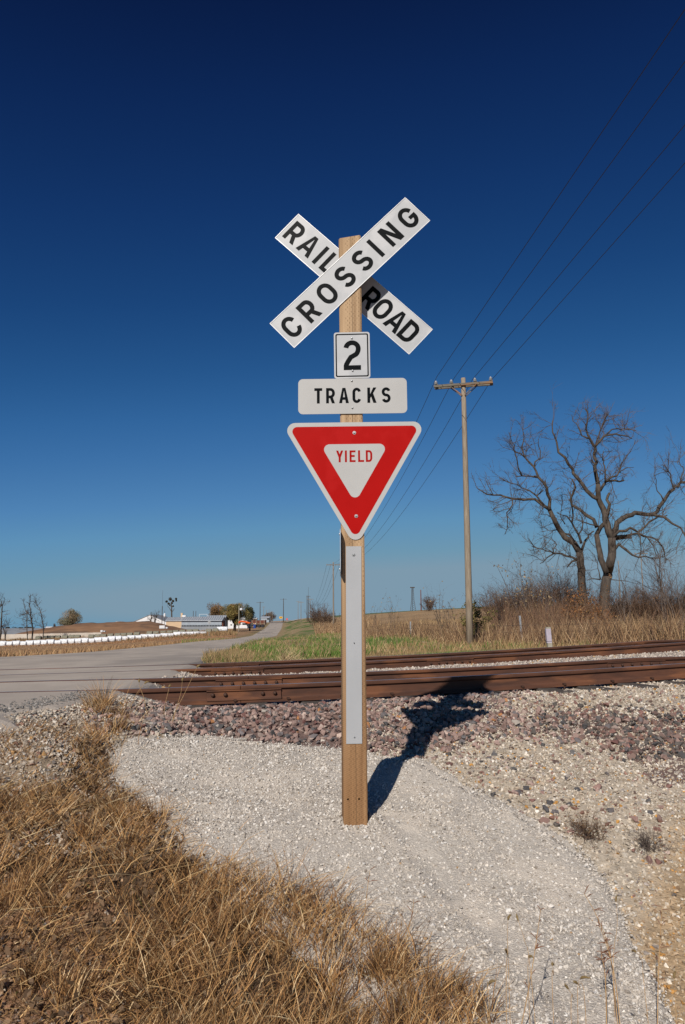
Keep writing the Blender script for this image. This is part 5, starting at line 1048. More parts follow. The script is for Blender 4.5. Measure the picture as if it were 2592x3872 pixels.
for k, (px_, w_, lab) in enumerate(((833, 1.5, 'left white wrapped bale at the right end of the shed'), (851, 1.6, 'right white wrapped bale standing by the farm lane'))):
    o = wb[k].copy(); COL.objects.link(o); o.location = (px_x(px_, 200), 200, px_z(px_, 2387, 200)); o.scale = (.9, 1.0, 1.1); o['label'] = lab; o['group'] = 'white wrapped bales by the shed'
for k, (px_, py_, w_, h_, lab) in enumerate(((401, 2384, .6, .5, 'small white block at the end of the pale wall'), (411, 2383, .45, .3, 'smaller white lump beside the white block'), (622, 2371, 1.4, .8, 'white box standing below the tan building'), (639, 2371, .5, .4, 'small pale lump right of the white box'))):
    z0 = px_z(px_, py_ + 6, 203); tag(MB().box((0, 0, h_ / 2), (w_, .8, h_)).build('white_block', M['whitewall'], bevel=.06, loc=(px_x(px_, 203), 200 if k < 2 else 201, z0)), lab, 'block')
# buildings
def gable(name, label, px0, px1, ywall, yeave, yridge, d, depth, wall, roof, ridge='x', cat='building', ribs=0, over=.3, windows=(), door=None):
    x0, x1 = px_x(px0, d), px_x(px1, d); cx_ = (x0 + x1) / 2; z0 = min(px_z((px0 + px1) / 2, ywall, d), G(cx_, d)) - .3; ze, zr = px_z((px0 + px1) / 2, yeave, d), px_z((px0 + px1) / 2, yridge, d); e = empty(name, (cx_, d, z0), label, cat); W_, He, Hr = x1 - x0, ze - z0, zr - z0
    if ridge == 'x':      # ridge runs left-right
        mb = MB(); mb.add([(s * W_ / 2, y, z) for s in (-1, 1) for y, z in ((0, 0), (depth, 0), (depth, He), (depth / 2, Hr - .05), (0, He))], [(0, 1, 2, 3, 4), (9, 8, 7, 6, 5), (0, 4, 9, 5), (1, 6, 7, 2)]); mb.build('wall', M[wall], e)
        for s in (-1, 1):
            y_a, y_b = (-over, depth / 2) if s < 0 else (depth + over, depth / 2); mb = MB(); k = 1 if not ribs else ribs
            mb.add([(-W_ / 2 - .2, y_a, He - .05), (W_ / 2 + .2, y_a, He - .05), (W_ / 2 + .2, y_b, Hr), (-W_ / 2 - .2, y_b, Hr), (-W_ / 2 - .2, y_a, He + .08), (W_ / 2 + .2, y_a, He + .08), (W_ / 2 + .2, y_b, Hr + .13), (-W_ / 2 - .2, y_b, Hr + .13)], [(0, 1, 2, 3), (4, 7, 6, 5), (0, 4, 5, 1), (3, 2, 6, 7), (0, 3, 7, 4), (1, 5, 6, 2)]); ro = mb.build('roof', M[roof], e)
            if ribs and s < 0:
                for q in range(ribs): x = -W_ / 2 + W_ * (q + .5) / ribs; MB().bar((x, -over, He + .10), (x, depth / 2, Hr + .15), .12, .10).build('rib', M['greyroof'], ro)
    else:
        mb = MB(); mb.add([(x, y, z) for y in (0, depth) for x, z in ((-W_ / 2, 0), (W_ / 2, 0), (W_ / 2, He), (0, Hr), (-W_ / 2, He))], [(0, 1, 2, 3, 4), (9, 8, 7, 6, 5), (0, 4, 9, 5), (1, 6, 7, 2)]); mb.build('wall', M[wall], e)
        for s in (-1, 1): MB().add([(s * (W_ / 2 + .3), -.2, He - .1), (0, -.2, Hr + .05), (0, depth + .2, Hr + .05), (s * (W_ / 2 + .3), depth + .2, He - .1), (s * (W_ / 2 + .3), -.2, He + .06), (0, -.2, Hr + .2), (0, depth + .2, Hr + .2), (s * (W_ / 2 + .3), depth + .2, He + .06)], [(0, 1, 2, 3), (4, 7, 6, 5), (0, 4, 5, 1), (0, 3, 7, 4), (3, 2, 6, 7)]).build('roof', M[roof], e)
    for wx, wz, ww, wh_ in windows: MB().box((wx, -.03, wz), (ww, .06, wh_)).build('window', M['dark'], e)
    return e
gable('white_barn', 'white barn with a wide low gable behind the brown heap', 502, 630, 2368, 2353, 2326, 310, 24, 'whitewall', 'greyroof', 'y', windows=((-4.0, 2.2, .5, 1.6), (2.3, 2.0, 1.2, .9)))
tb = gable('tan_building', 'tan walled farm building with a grey metal roof', 629, 687, 2370, 2348, 2335, 232, 7, 'tanwall', 'metalroof', 'x', ribs=9)
MB().box((1.6, 3.5, float(px_z(675, 2325, 232) - tb.location[2])), (.55, .6, 1.2)).build('chimney', M['tanwall'], tb); MB().box((2.3, 3.5, float(px_z(680, 2329, 232) - tb.location[2])), (1.1, .8, .45)).build('vent_box', M['whitewall'], tb)
ls = gable('livestock_shed', 'long open fronted metal shed with a ribbed roof', 687, 839, 2382, 2347, 2333, 225, 8, 'metalwall', 'metalroof', 'x', ribs=18, over=.5)
Wl = px_x(839, 225) - px_x(687, 225); zf = px_z(760, 2366, 225) - ls.location[2]
MB().box((0, -.12, zf), (Wl - .1, .2, .35)).build('feed_slot', M['dark'], ls)
for q in range(26): MB().box((-Wl / 2 + Wl * (q + .5) / 26, -.26, zf), (.09, .08, .40)).build('slat', M['metalwall'], ls)
MB().box((0, -.5, zf / 2 - .1), (Wl, .5, zf - .25)).build('feed_trough', M['greyroof'], ls); MB().box((Wl / 2 + .25, 2, (px_z(760, 2347, 225) - ls.location[2]) / 2), (.3, 3.4, px_z(760, 2347, 225) - ls.location[2])).build('end_post', M['rustside'], ls)
gable('back_shed', 'second metal shed roof showing behind the long shed', 780, 848, 2382, 2342, 2328, 236, 8, 'metalwall', 'metalroof', 'x', ribs=8)
fr = empty('roof_frame', (px_x(769, 240), 240, px_z(769, 2334, 240)), 'pale rectangular frame above the shed roof', 'frame'); 
for (x0_, z0_, x1_, z1_) in ((-1.2, 0, -1.2, .9), (1.2, 0, 1.2, .9), (-1.2, .9, 1.2, .9)): MB().bar((x0_, 0, z0_), (x1_, 0, z1_), .08, .08).build('rail', M['whitewall'], fr)
MB().bar((1.2, 0, -1.2), (1.2, 0, 0), .08, .08).build('support', M['whitewall'], fr); MB().bar((-1.2, 0, -1.2), (-1.2, 0, 0), .08, .08).build('support', M['whitewall'], fr)
gable('farmhouse', 'low white farmhouse mostly hidden behind the farmyard trees', 856, 936, 2354, 2341, 2334, 290, 8, 'whitewall', 'whitewall', 'x', windows=((-2, 1.6, .6, .4),))
gable('cream_shed', 'small cream shed above the rusty trailer', 952, 970, 2352, 2340, 2337, 320, 4, 'tanwall', 'whitewall', 'x'); gable('grey_shed', 'distant grey metal shed left of the road end', 988, 1018, 2350, 2336, 2331, 400, 8, 'metalwall', 'metalroof', 'x', windows=((1.5, 2, .9, .8),))
gable('poultry_barn', 'very long grey roofed barn at the far left behind bare trees', -60, 165, 2404, 2400, 2377, 330, 30, 'metalwall', 'greyroof', 'x')
for k, (a_, b_, c_) in enumerate(((172, 195, 'low white roof on the horizon right of the bare trees'), (434, 452, 'small white roof just showing over the brown heap'))): gable('far_shed', c_, a_, b_, 2380 if not k else 2362, 2373 if not k else 2354, 2370 if not k else 2351, 600 if not k else 320, 6, 'whitewall', 'whitewall', 'x', cat='shed')
# stop sign seen from the back
d_ = 176; f = foot(792, d_); zc = px_z(791.5, 2354, d_); e = empty('stop_sign', f, 'grey back of an octagonal sign on a thin post beside the shed', 'road sign')
MB().prism([(.38 * math.cos(R(22.5 + 45 * k)), .38 * math.sin(R(22.5 + 45 * k))) for k in range(8)], -.004, .004).build('sign_panel', M['steel'], e, loc=(0, 0, zc - f[2])); MB().box((0, -.04, (zc + .3 - f[2]) / 2), (.06, .05, zc + .3 - f[2])).build('post', M['steel'], e)
d_ = 385; f = foot(1063, d_); z = px_z(1063, 2335, d_); e = empty('yellow_sign', f, 'small yellow rectangular sign at the end of the road', 'road sign'); MB().box((0, 0, z - f[2]), (1.5, .05, .9)).build('sign_panel', M['yellow'], e); MB().add([(-.55, -.03, 0), (-.25, -.03, .22), (-.25, -.03, .08), (.25, -.03, .08), (.25, -.03, .22), (.55, -.03, 0), (.25, -.03, -.22), (.25, -.03, -.08), (-.25, -.03, -.08), (-.25, -.03, -.22)], [(0, 1, 2, 8, 9), (2, 3, 7, 8), (3, 4, 5, 6, 7)]).build('arrow', M['black'], e, loc=(0, 0, z - f[2])); MB().box((0, .05, (z - f[2]) / 2), (.1, .05, z - f[2])).build('post', M['steel'], e)
f = foot(1086, 380); z = px_z(1086, 2341, 380); e = empty('red_sign', f, 'small red sign right of the yellow one', 'road sign'); MB().prism([(.5 * math.cos(R(22.5 + 45 * k)), .42 * math.sin(R(22.5 + 45 * k))) for k in range(8)], -.02, .02).build('sign_panel', M['signred'], e, loc=(0, 0, z - f[2])); MB().box((0, .05, (z - f[2]) / 2), (.08, .05, z - f[2])).build('post', M['steel'], e)
# orange loader
d_ = 222; s_ = d_ / FPX; f = np.array([px_x(932, d_), d_, px_z(932, 2370, d_)]); e = empty('tractor_loader', f, 'orange front loader with raised curved arm in the farmyard', 'loader'); L2 = lambda px_, py_: (float(px_x(px_, d_) - f[0]), 0, float(px_z(px_, py_, d_) - f[2]))
for dy in (-.6, .6): MB().tube([tuple(np.array(L2(*q)) + np.array([0, dy, 0])) for q in ((905, 2357), (907, 2351), (914, 2349.5), (926, 2351.5), (940, 2355), (950, 2358), (955, 2365))], [.18, .2, .22, .26, .26, .24, .18], 6).build('loader_arm', M['orange'], e)
MB().box((L2(944, 2360)[0], 0, L2(944, 2360)[2]), (1.1, 1.3, .7)).build('body', M['orange'], e, bevel=.08); MB().box((L2(948, 2352)[0], .0, L2(948, 2349)[2]), (1.2, 1.2, 1.0)).build('cab', M['dark'], e, bevel=.06); MB().box((L2(916, 2357)[0], -.2, L2(916, 2358)[2]), (.5, 1.2, .5), ).build('bucket', M['whitewall'], e, bevel=.1)
for q in ((941, .45), (951, .55)):
    for dy in (-.75, .75): MB().lathe([(q[1], -.18), (q[1], .18)], c=(L2(q[0], 2370)[0], dy, q[1]), n=14, axis='Y').build('wheel', M['rubber'], e)
MB().box((L2(930, 2362)[0], .3, .75), (1.8, 1.0, .5)).build('chassis', M['dark'], e)
# rusty stake trailer
d_ = 214; x0, x1 = px_x(953, d_), px_x(1006, d_); zt_, zb_ = px_z(980, 2344.5, d_), px_z(980, 2362, d_); gz_ = px_z(980, 2373, d_); e = empty('farm_trailer', ((x0 + x1) / 2, d_, gz_), 'rusty high sided stake trailer parked beside the road', 'trailer'); W_ = x1 - x0
for yy in (-1.1, 1.1): MB().box((0, yy, (zt_ + zb_) / 2 - gz_ + .18), (W_, .06, (zt_ - zb_) * .62)).build('side_board', M['rustside'], e)
MB().box((W_ / 2, 0, (zt_ + zb_) / 2 - gz_ + .05), (.08, 2.2, zt_ - zb_)).build('tail_gate', M['dark'], e); MB().box((0, 0, zb_ - gz_ + .06), (W_, 2.1, .14)).build('bed', M['rust_dark'], e)
for q in range(7): MB().box((-W_ / 2 + W_ * (q + .4) / 7, -1.16, (zt_ + zb_) / 2 - gz_ - .05), (.10, .05, zt_ - zb_)).build('stake', M['rustside' if q % 2 else 'postwood'], e)
for wx in (-.9, 0.1, 1.1):
    for dy in (-1.0, 1.0): MB().lathe([(.42, -.14), (.42, .14)], c=(wx, dy, .42), n=14, axis='Y').build('wheel', M['rubber'], e)
tag(MB().lathe([(.34, 0), (.34, 1.0)], n=12).build('blue_barrel', M['bluesheet'], loc=(px_x(964, 205), 205, px_z(964, 2376, 205))), 'dark blue barrel lying by the trailer', 'barrel')
# fence posts at right
f = on_ground(2079, 2447); dd = f[1]; dd = max(dd, 26); f = foot(2079, 27); e = empty('fence_post', f, 'stout post painted faded lilac at the edge of the tall weeds', 'fence post'); Hh = float(px_z(2073, 2371, 27) - f[2])
MB().box((-.04, 0, Hh / 2), (.16, .16, Hh), M_=Matrix.Rotation(R(-3), 4, 'Y')).build('post', M['postwood'], e, bevel=.01); MB().box((-.055, 0, Hh * .64), (.168, .168, Hh * .60), M_=Matrix.Rotation(R(-3), 4, 'Y')).build('painted_band', M['lilac'], e, bevel=.01); MB().box((-.045, 0, Hh * .42), (.175, .175, .012), M_=Matrix.Rotation(R(-3), 4, 'Y')).build('wire_wrap', M['wire'], e)
for k, (px_, yt, d_, m, lab) in enumerate(((1970, 2328, 38, 'steel', 'bluish steel fence post leaning in the brush right of the utility pole'), (1553, 2350, 53, 'steel', 'pale steel fence post among the weeds right of the sign'), (1562, 2364, 53, 'rust_dark', 'rusty steel post beside the pale one in the weeds'), (1904, 2366, 38, 'rust_dark', 'rusty steel post between the pole and the bluish post'), (1592, 2372, 51, 'rust_dark', 'rusty steel post in the middle of the weeds'))):
    f = foot(px_, d_); H_ = float(px_z(px_, yt, d_) - f[2]); e = empty('fence_post', f, lab, 'fence post'); MB().box((0, 0, H_ / 2), (.09 if m == 'steel' else .05, .05, H_), M_=Matrix.Rotation(R(-3 if k == 0 else 0), 4, 'Y')).build('post', M[m], e)
fw = []
for k, zz in enumerate((.9, .6)):
    P = [foot(p_, float(dfence((p_ - CX) / FPX, 1.0)) + .8) + np.array([0, 0, zz]) for p_ in (1400, 1553, 1700, 1900, 1970, 2200, 2500, 2700)]; tag(MB().tube(P, .006, 4).build('fence_wire', M['wire']), ('upper' if k == 0 else 'lower') + ' thin wire strung through the tall weeds', 'wire', 'fence wires')
for px_, py_, lab in ((1410, 2410, 'scrap of white litter on the straw left of the weeds'), (1603, 2432, 'small pale plastic litter lump on the grass beside the weeds')):
    f = on_ground(px_, py_); r_ = .12; v, fc = VAR[3]; o = MB().add(v * np.array([.26 if px_ < 1500 else .12, .12, .05 if px_ < 1500 else .09]), [tuple(int(q) for q in t) for t in fc]).build('litter', M['litter'], loc=f + np.array([0, 0, .06])); tag(o, lab, 'litter')
# ------------------------------------------------------------------ grasses
STRAW = [(5, (.45, .245, .095)), (3.5, (.27, .14, .058)), (2, (.58, .37, .17)), (4, (.125, .066, .032)), (1.5, (.72, .53, .30))]
rng = np.random.default_rng(201)
def near_grass(n, poly, hs, ws, tab, seed, elm=(.25, 1.45), edge=60, xb=(-4.5, 2.4), yb=(2.3, 7.6), cl=.35, base=0.0, dens=None, curl=(.2, 1.6), azc=None):
    rng = np.random.default_rng(seed); x = rng.uniform(*xb, n); y = rng.uniform(*yb, n); z = g(x, y); px, py = proj(np.stack([x, y, z], 1)); k = inpoly(px + rng.normal(0, edge * .4, n), py + rng.normal(0, edge * .3, n), poly) & (px > -900) & (px < 2750) & (py < 4900) & (x > itp(RE, y) + .3)
    if cl: k &= (vnoise(x, y, cl, seed % 17) * .7 + vnoise(x, y, cl * .35, seed % 13) * .5 + rng.random(n) * .5 > .78)
    x, y, z = x[k], y[k], z[k]; n = len(x); z = np.maximum(z, np.where(inpoly(*proj(np.stack([x, y, z], 1)), MOUND), mound_z(x, y), z)); azm = rng.uniform(0, 2 * np.pi, n) if azc is None else rng.normal(azc, .7, n)
    tuft = vnoise(x, y, .3, 77); L_ = rng.uniform(*hs, n) * (.6 + .8 * tuft)
    return blades(np.stack([x, y, z + base * rng.random(n)], 1), L_, rng.uniform(*ws, n), azm, rng.uniform(*elm, n), rng.uniform(*curl, n), pick(rng, n, tab), 5, rng)
LOWR = [(700, 3300), (860, 3350), (1050, 3400), (1300, 3490), (1480, 3640), (1680, 3780), (1850, 3872), (1900, 4300), (300, 4300), (500, 3600)]
parts = [near_grass(36000, GRASS, (.05, .17), (.003, .006), [(5, (.24, .135, .065)), (4, (.16, .088, .045)), (1.3, (.44, .27, .12)), (3.5, (.075, .044, .027))], 202, (-.05, .9), base=.03), near_grass(26000, GRASS, (.06, .19), (.0026, .0055), STRAW, 203, (.5, 1.5), base=.02), near_grass(26000, LOWR, (.08, .24), (.0026, .0055), STRAW, 204, (.85, 1.55), cl=.3, base=.02, xb=(-1.6, 1.6), yb=(2.3, 4.6)),
         near_grass(2600, GRASS, (.18, .42), (.004, .009), [(4, (.56, .38, .18)), (3, (.40, .26, .12)), (1, (.62, .50, .30))], 205, (.0, .5), cl=0, base=.10, azc=-.5, curl=(.1, .8)), near_grass(30000, [(-300, 3040), (420, 3020), (640, 3180), (720, 3300), (760, 3500), (700, 4300), (-400, 4300)], (.05, .17), (.003, .0065), STRAW, 211, (.2, 1.3), cl=.22, base=.03, xb=(-2.4, .0), yb=(2.5, 5.6)), near_grass(26000, [(-900, 2760), (330, 2740), (430, 2900), (300, 3000), (-900, 3060)], (.04, .14), (.0022, .0045), STRAW, 212, (.0, 1.2), cl=.16, base=.01, xb=(-3.6, -1.0), yb=(4.6, 7.2)), near_grass(1600, GRASS, (.04, .10), (.003, .005), [(1, (.10, .15, .03)), (1, (.14, .17, .05))], 206, (.6, 1.4), cl=.2),
         near_grass(9000, [(-100, 2800), (110, 2760), (150, 2840), (-100, 2900)], (.08, .2), (.003, .005), STRAW, 207, (.3, 1.3)), near_grass(26000, [(300, 2640), (480, 2660), (520, 2800), (430, 2900), (380, 2960), (250, 2900), (330, 2780)], (.08, .26), (.002, .0045), STRAW, 208, (.4, 1.5), edge=90, cl=.25), near_grass(9000, [(-900, 2850), (260, 2800), (300, 2950), (-900, 3050)], (.05, .16), (.002, .004), STRAW, 209, (.1, 1.0), edge=90, cl=.2)]
def tufts(n, poly, seed, xb, yb, hs, per=(50, 130), rad=.035, tab=STRAW):
    r = np.random.default_rng(seed); x = r.uniform(*xb, n); y = r.uniform(*yb, n); z = g(x, y); px, py = proj(np.stack([x, y, z], 1)); k = inpoly(px, py, poly); x, y = x[k], y[k]; n = len(x); c = r.integers(*per, n); i = np.repeat(np.arange(n), c); m = len(i)
    ox, oy = r.normal(0, rad, m), r.normal(0, rad, m); X, Y = x[i] + ox, y[i] + oy; lean = r.uniform(.75, 1.5, n)[i] + r.normal(0, .18, m); azm = np.where(r.random(m) < .55, np.arctan2(oy, ox), r.uniform(0, 6.28, n)[i]) + r.normal(0, .3, m); Hh = r.uniform(*hs, n)[i] * r.uniform(.5, 1.1, m); tone = (r.uniform(.5, 1.2, n))[i][:, None]
    return blades(np.stack([X, Y, g(X, Y)], 1), Hh, r.uniform(.0024, .0055, m), azm, lean, r.uniform(.1, 1.1, m), pick(r, m, tab) * tone, 5, r)
parts += [tufts(240, LOWR, 221, (-1.6, 1.6), (2.3, 4.6), (.12, .26)), tufts(420, GRASS, 222, (-3.2, .8), (2.4, 6.2), (.08, .22)), tufts(90, [(340, 2640), (470, 2660), (470, 2800), (420, 2900), (380, 2960), (300, 2900), (340, 2780)], 223, (-3.0, -.8), (5, 8), (.12, .28))]
# ragged fringe lying over the gravel edge
FR = [(380, 2950), (480, 3010), (660, 3110), (730, 3250), (900, 3330), (1080, 3370), (1320, 3460), (1500, 3600), (1720, 3760), (1800, 3872), (1600, 3800), (1400, 3600), (1200, 3500), (1000, 3430), (800, 3350), (640, 3250), (560, 3120), (420, 3030)]
parts += [near_grass(16000, FR, (.10, .30), (.003, .0065), [(4, (.52, .32, .14)), (3, (.42, .25, .10)), (2, (.24, .14, .07)), (1, (.66, .48, .27))], 224, (.0, .55), edge=70, cl=.18, base=.05, xb=(-1.8, 1.6), yb=(2.6, 5.6), azc=-.45, curl=(-.1, .7)), near_grass(4000, FR, (.10, .24), (.0028, .005), STRAW, 225, (.6, 1.5), edge=160, cl=.12, xb=(-1.8, 1.6), yb=(2.6, 5.6))]
V, F, CC = join(parts); o = raw('dry_grass', V, F, M['blade'], C=CC); tag(o, 'matted dry straw coloured grass filling the lower left foreground', 'dry grass', kind='stuff')
# curled brown leaves in the mat
x = rng.uniform(-3, .6, 9000); y = rng.uniform(2.6, 6, 9000); z = g(x, y); px, py = proj(np.stack([x, y, z], 1)); k = inpoly(px, py, GRASS) & (vnoise(x, y, .5, 51) > .35) & (px < 1000) & (px > -100); q = np.stack([x, y, z + rng.uniform(.01, .08, len(x))], 1)[k]
V, F, CC = leaves(q, rng.uniform(.010, .028, len(q)), pick(rng, len(q), [(4, (.19, .12, .07)), (3, (.13, .085, .05)), (1, (.28, .19, .11))]), rng); o = raw('dead_leaves', V, F, M['blade'], C=CC); tag(o, 'curled brown dead weed leaves tangled in the dry grass', 'dead leaves', kind='stuff')
# single arching stalks reaching over the gravel
def stalk(pts, r, label, col='straw', seed=0, head=None, sprigs=0, name='dry_stalk', grp=None, wid=None):
    """pts: photo positions with depth; the first stands on the ground"""
    rng = np.random.default_rng(seed); P = [at(a, b, d) for a, b, d in pts]; x, y = P[0][0], P[0][1]; P[0] = np.array([x, y, G(x, y)]); o0 = P[0]; e = empty(name, o0, label, 'dry stalk', grp)
    Q = []
    for i in range(len(P) - 1):
        p0, p1, p2_, p3 = P[max(i - 1, 0)], P[i], P[i + 1], P[min(i + 2, len(P) - 1)]
        for t in np.linspace(0, 1, 5)[:-1]: Q.append(.5 * (2 * p1 + (p2_ - p0) * t + (2 * p0 - 5 * p1 + 4 * p2_ - p3) * t * t + (3 * p1 - p0 - 3 * p2_ + p3) * t ** 3))
    Q.append(P[-1]); n = len(Q); m = M['strawm']; MB().tube([q - o0 for q in Q], [r * (1 - .6 * i / n) for i in range(n)], 5).build('stem', m, e)
    if sprigs:
        for _ in range(sprigs):
            i = int(rng.integers(n // 3, n)); d = rng.normal(0, 1, 3); d[2] = abs(d[2]) * .6; d /= np.linalg.norm(d); L_ = rng.uniform(.02, .05); q = Q[i] - o0; MB().tube([q, q + d * L_ * .6 + np.array([0, 0, .004]), q + d * L_], [r * .5, r * .9, r * .2], 4).build('spikelet', M['reddry'], e)
    if head:
        hl, hr = head; d = Q[-1] - Q[-3]; d /= np.linalg.norm(d); q = Q[-1] - o0; K = 6; PP = []; 
        for i in range(K): t = i / (K - 1); PP.append(q + d * hl * t + np.array([0, 0, -hl * .45 * t * t]) + np.array([hl * .2 * t * t, 0, 0]))
        hd = MB().tube(PP, [hr * .5, hr, hr * 1.1, hr, hr * .8, hr * .3], 7).build('seed_head', M['seed'], e)
        n_ = 130; i = rng.integers(0, K, n_); b = np.array(PP)[i]; dd = rng.normal(0, 1, (n_, 3)); dd /= np.linalg.norm(dd, axis=1, keepdims=True); tip = b + (dd * .8 + d * .6) * hr * 2.0; s_ = np.cross(dd, d) * .0006; V = np.stack([b - s_, b + s_, tip], 1).reshape(-1, 3); raw('bristles', V, np.arange(n_ * 3).reshape(n_, 3), M['seed'], parent=e)['kind'] = 'stuff'
    return e
M['strawm'] = mat('straw_stem', (.44, .29, .14), (.34, .20, .09), scale=40, rough=.7); M['reddry'] = mat('reddish_dry_spikelet', (.20, .10, .06), rough=.85); M['seed'] = mat('foxtail_seed', (.34, .25, .12), (.26, .18, .08), scale=60, rough=.9, trans=.3)
FG = 'foxtail stalks in the lower right foreground'; DG = 'dry stalks leaning over the gravel mound'
FXL = ['foxtail highest on the right, seed head over the orange gravel edge', 'foxtail farthest up the gravel on the left of the group', 'foxtail with a stubby drooping head low on the pale gravel', 'foxtail with its head just right of the stubby one', 'foxtail in the middle of the group near the bottom edge', 'foxtail curving left with its head near the right side', 'rightmost short foxtail at the lower right corner', 'leftmost low foxtail beside the straw edge', 'lowest foxtail, bending left near the bottom edge', 'tall straight foxtail behind the stubby ones', 'short foxtail between the tall one and the middle ones', 'foxtail leaning left close to the middle of the group']
fox = [((2330, 3872, 2.6), (2320, 3700, 2.7), (2335, 3500, 2.8), (2330, 3410, 2.85)), ((2060, 3872, 2.4), (2010, 3700, 2.5), (1985, 3560, 2.6), (1960, 3480, 2.65)), ((1900, 3890, 2.3), (1915, 3750, 2.35), (1920, 3610, 2.45), (1915, 3590, 2.5)), ((2100, 3890, 2.3), (2090, 3760, 2.4), (2095, 3690, 2.45), (2090, 3650, 2.5)), ((2180, 3890, 2.4), (2185, 3800, 2.45), (2195, 3740, 2.5), (2185, 3720, 2.5)), ((2500, 3890, 2.4), (2440, 3760, 2.5), (2430, 3640, 2.6), (2405, 3600, 2.65)), ((2560, 3890, 2.3), (2555, 3800, 2.4), (2552, 3730, 2.4), (2550, 3700, 2.4)), ((1870, 3890, 2.3), (1850, 3800, 2.3), (1845, 3740, 2.35), (1850, 3720, 2.35)), ((2150, 3890, 2.4), (2160, 3830, 2.45), (2170, 3780, 2.5), (2150, 3740, 2.5)), ((1930, 3890, 2.5), (1925, 3700, 2.55), (1920, 3540, 2.6), (1922, 3480, 2.6)), ((2010, 3890, 2.5), (2000, 3760, 2.5), (1998, 3640, 2.55), (2000, 3620, 2.55)), ((2200, 3890, 2.35), (2215, 3820, 2.35), (2190, 3720, 2.4), (2196, 3700, 2.4))]
for i, p in enumerate(fox): stalk(p, .0011, FXL[i], seed=300 + i, head=(.030, .0035), grp=FG, name='foxtail')
tall = [((1950, 3890, 3.2), (2000, 3740, 3.2), (2030, 3550, 3.3), (2045, 3440, 3.3)), ((2340, 3890, 3.2), (2310, 3620, 3.3), (2260, 3470, 3.3), (2210, 3380, 3.35)), ((2290, 3890, 3.1), (2290, 3700, 3.2), (2275, 3620, 3.2), (2278, 3600, 3.2)), ((2480, 3890, 3.2), (2490, 3700, 3.3), (2500, 3500, 3.35), (2505, 3430, 3.4)), ((2350, 3890, 3.1), (2330, 3720, 3.2), (2290, 3560, 3.3), (2265, 3500, 3.3))]
for i, p in enumerate(tall): stalk(p, .0022, ['leftmost tall', 'second, long left-leaning', 'third, nearly straight', 'rightmost tall', 'forked lower'][i] + ' branched dry weed stalk on the lower right gravel', seed=330 + i, sprigs=14, grp='tall weed stalks on the lower right gravel', name='weed_stalk')
arch = [((600, 3190, 4.2), (760, 3195, 4.15), (850, 3240, 4.1), (900, 3225, 4.1)), ((560, 3150, 4.3), (640, 3060, 4.35), (690, 3110, 4.3), (620, 3190, 4.2)), ((860, 3420, 3.9), (990, 3400, 3.9), (1060, 3330, 3.9), (1040, 3210, 4.0)), ((1120, 3500, 3.7), (1200, 3480, 3.7), (1290, 3420, 3.7), (1330, 3340, 3.7)), ((1350, 3640, 3.6), (1370, 3540, 3.6), (1390, 3360, 3.6), (1400, 3290, 3.65)), ((1520, 3700, 3.5), (1530, 3600, 3.5), (1560, 3450, 3.5), (1565, 3400, 3.5)), ((1480, 3700, 3.5), (1560, 3650, 3.5), (1620, 3560, 3.5), (1635, 3520, 3.5)), ((1700, 3850, 3.3), (1780, 3790, 3.3), (1830, 3700, 3.3), (1850, 3660, 3.3)), ((820, 3130, 4.3), (880, 3250, 4.2), (930, 3180, 4.2), (1000, 3140, 4.2))]
for i, p in enumerate(arch): stalk(p, .0022, ['thick pale stalk arching farthest up the left side of the mound', 'looped stalk at the upper left edge of the mound', 'stalk rising left of the mound middle', 'stalk leaning right over the lower mound edge', 'upright red-tipped stalk in the lower middle', 'upright tufted stalk right of the red-tipped one', 'bent stalk reaching right from the straw edge', 'stalk curling up at the bottom right end of the straw', 'thin stalk dipping over the left side of the gravel'][i], seed=360 + i, sprigs=5 if i in (4, 5) else 0, grp=DG)
rs = [((560, 2700, 7.0), (545, 2640, 7.0), (530, 2600, 7.0), (527, 2580, 7.0)), ((620, 2690, 7.2), (626, 2660, 7.2), (636, 2620, 7.2), (640, 2600, 7.2)), ((655, 2740, 6.9), (665, 2690, 6.9), (685, 2620, 6.9), (690, 2575, 6.9)), ((650, 2760, 6.8), (660, 2700, 6.8), (700, 2620, 6.8), (745, 2525, 6.8)), ((490, 2700, 6.9), (500, 2660, 6.9), (520, 2620, 6.9), (547, 2585, 6.9)), ((400, 2720, 6.7), (395, 2660, 6.7), (410, 2620, 6.7), (420, 2600, 6.7)), ((380, 2760, 6.4), (350, 2680, 6.4), (330, 2620, 6.4), (318, 2606, 6.4))]
for i, p in enumerate(rs): stalk(p, .0028, ['thin left foxtail with a drooping head at the rails end', 'second thin foxtail near the left rails end', 'foxtail standing over the pink stones before the first joint bar', 'longest right-leaning foxtail in the pink stones', 'low foxtail bending beside the asphalt end', 'leftmost upright bare stalk by the asphalt edge', 'left-leaning bare stalk beyond the grass tuft'][i], seed=390 + i, head=(.045, .008) if i in (0, 1, 2, 3, 4) else None, grp='foxtails in the pink ballast', name='foxtail')
